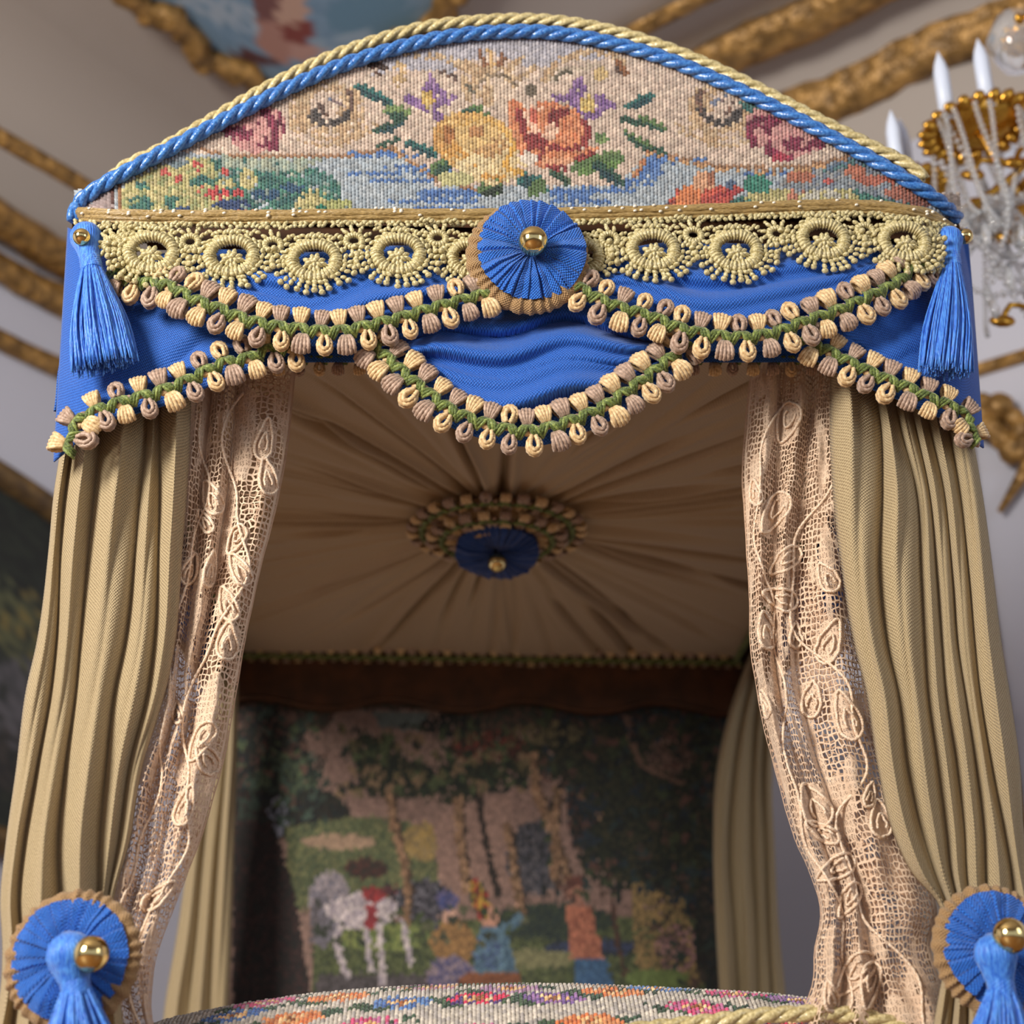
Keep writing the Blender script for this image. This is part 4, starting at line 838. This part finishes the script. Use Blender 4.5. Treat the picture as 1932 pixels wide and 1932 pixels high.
mb=MB(); hp=[(150,405),(200,408),(400,411),(700,408),(900,408),(1100,405),(1300,400),(1500,392),(1600,390),(1700,398),(1760,412),(1795,435)]
pts,nn=fpath(hp,.034,140); 
for k,(dz,rr_) in enumerate(((.010,.0045),(.004,.006),(-.003,.0055),(-.009,.0045))): mb.tube(pts+nn*.004*sin(k+1)+np.array([0,0,dz]),[rr_*(1+.15*sin(i*.9+k*2)) for i in range(140)],7)
r=random.Random(4)
for i in range(0,140):
    for k in range(2): blob_p=pts[i]+nn[i]*.004+np.array([r.uniform(-.004,.004),0,-.016-.006*k]); mb.ell(blob_p,np.array([[.0055,0,r.uniform(-.003,.003)],[0,.004,0],[0,0,.0042]]),6,4,2)
for i in range(80):
    k=r.randrange(140); mb.ell(pts[k]+nn[k]*.009+np.array([0,0,r.uniform(-.004,.012)]),np.array([[.0042,0,.001],[0,.0028,0],[0,0,.0026]]),5,4,1)
mb.obj('header_gimp',[M['header'],M['spark'],M['gold']],lt)
# fill-in picots near the corners (dense lace folds)
for cx_,lo,hi in (((215),195,262),((1760),1725,1790)):
    mb=MB()
    for i in range(150):
        x=r.uniform(lo,hi); y=r.uniform(425,525 if cx_<900 else 515)
        if cx_<900 and y>505 and x<215: continue
        q=fr(x,y,.046+r.uniform(0,.008)); a=r.uniform(0,3); mb.ell(q,[np.array([cos(a),0,sin(a)])*.007,np.array([-sin(a),0,cos(a)])*.0042,np.array([0,.005,0])],6,4)
    mb.obj('gathered_corner',M['gold'],lt)
# ================================================================== CURTAINS
def drape(rows, Yc, amp, nseg=16, nv=220, sharp=.65, ov=.10, seed=0, ydir=-1, fine=.0015):
    ys=np.array([r_[0] for r_ in rows],float); B=np.array([r_[1] for r_ in rows],float); nc=B.shape[1]-1
    # smooth interpolation along height
    tt=np.linspace(ys[0],ys[-1],nv); Bi=np.zeros((nv,nc+1))
    for k in range(nc+1):
        q=cr(np.stack([ys,B[:,k]],1), 600); Bi[:,k]=np.interp(tt,q[:,0],q[:,1])
    nu=nc*nseg+1; G=np.zeros((nu,nv,3)); r=random.Random(seed); pa=[r.uniform(0,6) for _ in range(nc)]; am=[r.uniform(.8,1.15) for _ in range(nc)]
    for j in range(nv):
        sc=np.linalg.norm(P(1000,tt[j],Yc)-P(1001,tt[j],Yc))
        for i in range(nu):
            k=min(i//nseg,nc-1); w=(i-k*nseg)/nseg; a,b=Bi[j,k],Bi[j,k+1]
            x=a+(b-a)*(w+ov*sin(2*pi*w)*(1 if 0<k<nc else 1))
            wd=abs(b-a)*sc; A=min(amp*am[k],wd*.75+.004)
            z=A*(sin(pi*w)**sharp)+fine*sin(tt[j]*.02+pa[k]+w*5)+A*.22*sin(pi*w)*sin(2.2*pi*w+tt[j]*.006+pa[k])
            G[i,j]=P(x,tt[j],Yc+ydir*z)
    return G
def uvof(G):
    uv=np.zeros(G.shape[:2]+(2,)); d=np.linalg.norm(np.diff(G,axis=0),axis=2).mean(1); uv[...,0]=np.r_[0,np.cumsum(d)][:,None]; uv[...,1]=G[...,2]; return uv
def curtain(label, rows, Yc, amp, group, mat='linen', name='curtain', **k):
    G=drape(rows,Yc,amp,**k); mb=MB(); mb.grid(G,uv=uvof(G)); o=mb.obj(name,M[mat]); md=o.modifiers.new('thick','SOLIDIFY'); md.thickness=.003; md.offset=1
    return tag(o,label,'curtain',group)
rowsL=[(700,[128,152,205,279,303,362]),(850,[113,134,187,274,301,358]),(940,[100,122,177,264,301,352]),(1030,[92,115,168,256,299,345]),(1216,[68,106,151,236,291,330]),(1300,[49,97,144,218,280,314]),(1450,[30,70,123,200,243,268]),(1594,[10,46,110,188,223,244]),(1700,[0,36,112,184,203,214]),(1790,[4,40,108,172,194,206]),(1870,[0,32,90,160,196,224]),(2000,[-30,16,80,152,200,240]),(2300,[-80,-10,70,150,210,260]),(3200,[-120,-30,60,150,220,290])]
rowsR=[(690,[1567,1640,1675,1700,1730,1765,1800]),(810,[1565,1662,1700,1728,1755,1790,1832]),(919,[1570,1665,1728,1752,1780,1810,1852]),(1087,[1589,1660,1738,1768,1797,1828,1875]),(1222,[1612,1676,1745,1778,1808,1840,1891]),(1300,[1632,1694,1750,1784,1820,1848,1904]),(1449,[1656,1713,1770,1806,1842,1872,1925]),(1570,[1684,1740,1786,1820,1857,1896,1932]),(1650,[1722,1765,1795,1824,1860,1909,1942]),(1705,[1770,1786,1808,1830,1862,1914,1958]),(1790,[1785,1805,1825,1848,1875,1912,1955]),(1880,[1770,1800,1826,1852,1880,1918,1965]),(2050,[1740,1780,1820,1860,1900,1950,2010]),(2300,[1700,1750,1800,1860,1920,1980,2050]),(3200,[1660,1720,1790,1860,1930,2000,2090])]
curtain('beige linen curtain tied back at the front left post', rowsL, .075, .055, 'front curtains', seed=2)
curtain('beige linen curtain tied back at the front right post', rowsR, .075, .050, 'front curtains', seed=4)
curtain('pale beige rear curtain left of the headboard, seen past the lace', [(1200,[392,412,432,450]),(1400,[382,404,428,448]),(1600,[355,384,412,442]),(1750,[335,372,402,438]),(1900,[310,356,396,432]),(2300,[300,350,395,430]),(2700,[300,350,395,430])], 1.95, .04, 'rear curtains', name='rear_curtain', nv=60)
curtain('pale beige rear curtain right of the headboard, seen past the lace', [(1180,[1440,1448,1456,1470,1490]),(1260,[1405,1425,1440,1458,1488]),(1330,[1380,1405,1428,1448,1470]),(1450,[1352,1385,1420,1440,1458]),(1600,[1345,1375,1420,1444,1462]),(1750,[1350,1385,1428,1450,1470]),(1900,[1358,1395,1432,1458,1485]),(2300,[1360,1400,1440,1465,1500]),(2700,[1360,1400,1440,1465,1500])], 1.95, .04, 'rear curtains', name='rear_curtain', nv=60)
# ---- lace panels with corded leaves
def lace(label, rows, Yc, amp, motifs, seed):
    G=drape(rows,Yc,amp,nseg=40,nv=520,sharp=.8,ov=.04,seed=seed); nu,nv=G.shape[:2]
    II0,JJ0=np.meshgrid(np.arange(nu),np.arange(nv),indexing='ij')
    G[...,1]+=.0022*np.sin(II0*.33+2*np.sin(JJ0*.06))+.0022*np.sin(JJ0*.19+II0*.12)+.0012*np.sin(JJ0*.43-II0*.4)
    uv=uvof(G)
    # the panel's own cloth coordinates: even thread density, so the mesh gathers where it narrows
    r=random.Random(seed); lc=thing('lace_curtain',label,'lace curtain',G[nu//2,5],'lace curtains')
    dens=np.zeros((nu,nv)); ed=np.zeros((nu,nv)); II,JJ=np.meshgrid(np.arange(nu),np.arange(nv),indexing='ij')
    PXY=np.array([[proj(G[i,j]) for j in range(nv)] for i in range(nu)])
    ed[:2]=1; ed[-2:]=1
    cords=[]
    def surf(x,y):
        d=(PXY[...,0]-x)**2+(PXY[...,1]-y)**2; k=np.unravel_index(np.argmin(d),d.shape); return k
    for (cx_,cy_,L,Wd,ang) in motifs:
        a=radians(ang); dx=PXY[...,0]-cx_; dy=PXY[...,1]-cy_; u_=dx*cos(a)+dy*sin(a); v_=-dx*sin(a)+dy*cos(a)
        dens[((u_/L)**2+(v_/Wd)**2)<1.0]=1
        for rep in range(2):
            pts=[]; q0=1-.55*rep
            for t in np.linspace(0,2*pi,44,endpoint=False):
                uu=L*q0*cos(t)+L*.2*rep; vv=Wd*q0*sin(t)*(.75+.35*cos(t)); x=cx_+uu*cos(a)-vv*sin(a); y=cy_+uu*sin(a)+vv*cos(a)
                i,j=surf(x,y); pts.append(G[i,j]+np.array([0,-.004-.002*rep,0]))
            pts=np.array(pts); pts=(np.roll(pts,1,0)+2*pts+np.roll(pts,-1,0))/4
            if rep==0:
                cd=MB(); pts=cr(np.concatenate([pts,pts[:1]]),89)[:-1]; cd.tube(pts,[.0023*(1+.4*(i%2)) for i in range(len(pts))],6,closed=True)
            else: cd.tube(cr(pts[6:40],68),[.0018*(1+.4*(i%2)) for i in range(68)],6)
        cords.append(cd)
    # winding stem cord down the panel
    mb=MB(); st=[]
    for j in range(12,nv-60,4):
        i=int(nu*(.74+.16*sin(j*.055+seed)+.05*sin(j*.16))); i=min(max(i,2),nu-3); st.append(G[i,j]+np.array([0,-.004,0]))
    st=np.array(st); 
    for _ in range(2): st[1:-1]=(st[:-2]+2*st[1:-1]+st[2:])/4
    st=cr(st,len(st)*3); mb.tube(st,[.0021*(1+.4*(i%2)) for i in range(len(st))],6)
    st2=[]
    for j in range(20,nv-60,4):
        i=int(nu*(.24+.14*sin(j*.05+2+seed)+.05*sin(j*.15))); st2.append(G[min(max(i,2),nu-3),j]+np.array([0,-.004,0]))
    st2=cr(st2,len(st2)*3); mb.tube(st2,[.0019*(1+.4*(i%2)) for i in range(len(st2))],6)
    mb.obj('corded_stem',M['lacecord'],lc)
    col=np.zeros((nu*nv,3)); col[:,0]=dens.ravel(); col[:,1]=ed.ravel()
    # scattered dense sprigs in the net
    for k in range(30):
        i=r.randrange(nu); j=r.randrange(nv); m=((II-i)/r.uniform(3,9))**2+((JJ-j)/r.uniform(6,20))**2<1; col[m.ravel(),0]=1
    mb=MB(); mb.grid(G,uv=uv); mb.col=[col]; mb.obj('net',M['lace'],lc)
    G2=G[::2,::4]+np.array([0,.02,0])+np.array([0,.008,0])*np.sin(np.arange(G.shape[1])[::4]*.05)[None,:,None]; c2=col.reshape(nu,nv,3)[::-1][::2,::4].reshape(-1,3); mb=MB(); mb.grid(G2,uv=uv[::2,::4]+.37); mb.col=[c2]; mb.obj('net',M['lace2'],lc)
    for c_ in cords: c_.obj('corded_leaf',M['lacecord'],lc)
rLL=[(690,[362,402,447,556]),(780,[356,395,442,547]),(874,[346,385,435,534]),(998,[336,375,419,508]),(1123,[322,360,400,478]),(1247,[308,342,373,453]),(1350,[290,330,357,434]),(1450,[255,300,335,413]),(1562,[232,280,312,382]),(1660,[212,262,294,347]),(1742,[200,240,270,314]),(1823,[195,225,245,287]),(1900,[205,235,255,280]),(2050,[230,262,290,330]),(2400,[240,280,320,370]),(3000,[240,280,330,390])]
rLR=[(685,[1421,1480,1535,1600]),(785,[1411,1475,1532,1600]),(886,[1405,1465,1520,1600]),(1020,[1410,1460,1504,1610]),(1155,[1416,1460,1500,1630]),(1222,[1419,1462,1500,1650]),(1299,[1433,1470,1508,1665]),(1391,[1453,1490,1530,1680]),(1482,[1477,1520,1556,1700]),(1584,[1504,1550,1592,1725]),(1651,[1534,1575,1612,1750]),(1719,[1551,1590,1630,1768]),(1790,[1541,1590,1642,1755]),(1854,[1538,1592,1655,1775]),(1921,[1511,1580,1665,1802]),(2100,[1480,1570,1680,1830]),(2500,[1460,1560,1680,1850]),(3100,[1450,1560,1680,1860])]
lace('ecru lace curtain gathered along the inner edge of the left linen curtain', rLL, .115, .035,
 [(400,940,34,22,70),(387,985,24,14,60),(360,1075,30,18,110),(398,1075,34,14,100),(445,1020,30,18,-60),(452,1075,34,20,60),(430,1140,34,20,70),(430,1210,36,24,95),(380,1400,42,22,-60),(390,1430,34,24,60),(350,1520,40,20,110),(300,1690,40,18,140),(500,830,40,20,100),(505,900,36,20,80),(335,1345,20,12,90)], 3)
lace('ecru lace curtain gathered along the inner edge of the right linen curtain', rLR, .115, .035,
 [(1484,800,40,26,-70),(1460,970,44,26,-60),(1424,930,24,14,80),(1480,1060,36,22,-40),(1470,1130,34,24,20),(1445,1190,36,20,80),(1560,1090,30,22,60),(1565,1210,44,26,110),(1530,1320,34,22,95),(1597,1350,48,28,70),(1535,1520,44,32,60),(1550,1570,36,18,30),(1660,1545,36,24,80),(1640,1500,24,12,100),(1575,1640,40,26,-30),(1600,1700,36,20,-60),(1610,1840,50,30,-50),(1640,1860,44,22,-80),(1566,1880,30,16,80),(1440,1330,26,14,80),(1500,1200,24,14,90)], 6)
# ---- tie-back rosettes with tassels
c=P(133,1808,-.055); rosette(c, np.array([-.08,-1,.02]), .087, .101, 'blue pleated rosette tying back the left curtain', seed=7, bead=P(172,1800,-.135), beadr=.0255)
tassel('blue tassel hanging from the left tie-back rosette', P(132,1800,-.11), P(142,1858,-.11), P(150,2050,-.11), .12, P(172,1801,-.1352), .002, .030, 5)
c=P(1884,1792,-.055); rosette(c, np.array([.05,-1,.02]), .086, .099, 'blue pleated rosette tying back the right curtain', seed=9, bead=P(1906,1765,-.135), beadr=.0255)
tassel('blue tassel hanging from the right tie-back rosette', P(1878,1800,-.11), P(1888,1858,-.11), P(1890,2050,-.11), .12, P(1906,1766,-.1352), .002, .028, 6)
# ---- medallion on the lining
md_=thing('lining_medallion','braided ring with shade-darkened blue rosette and brass bead in the middle of the gathered lining','medallion',CM)
for R_,ph in ((.188,0),(.138,1)):
    a=np.linspace(0,2*pi,73); cz=ZL-.012-(.205-R_)*.5
    pts=np.stack([CM[0]+R_*np.cos(a),CM[1]+.98*R_*np.sin(a),np.full(73,cz)],1); braid(pts,np.array([[0,0,-1.]]*73),md_,pitch=.040,closed=True,ph=ph,scale=.9)
mb=MB(); mb.lathe([(.001,0),(.16,0),(.17,-.015),(.13,-.03),(.10,-.045),(.09,-.07),(.001,-.07)],(CM[0],CM[1],ZL-.002),40); mb.obj('padded_button', M['gimp'], md_)
q=np.array([CM[0],CM[1]-.01,ZL-.085]); rs=rosette(q,(0,-.32,-1),.104,.11,'shade-darkened blue pleated rosette hanging at the middle of the canopy lining',seed=4,beadr=.024,back=False,dmat='blue_pleat_shaded')
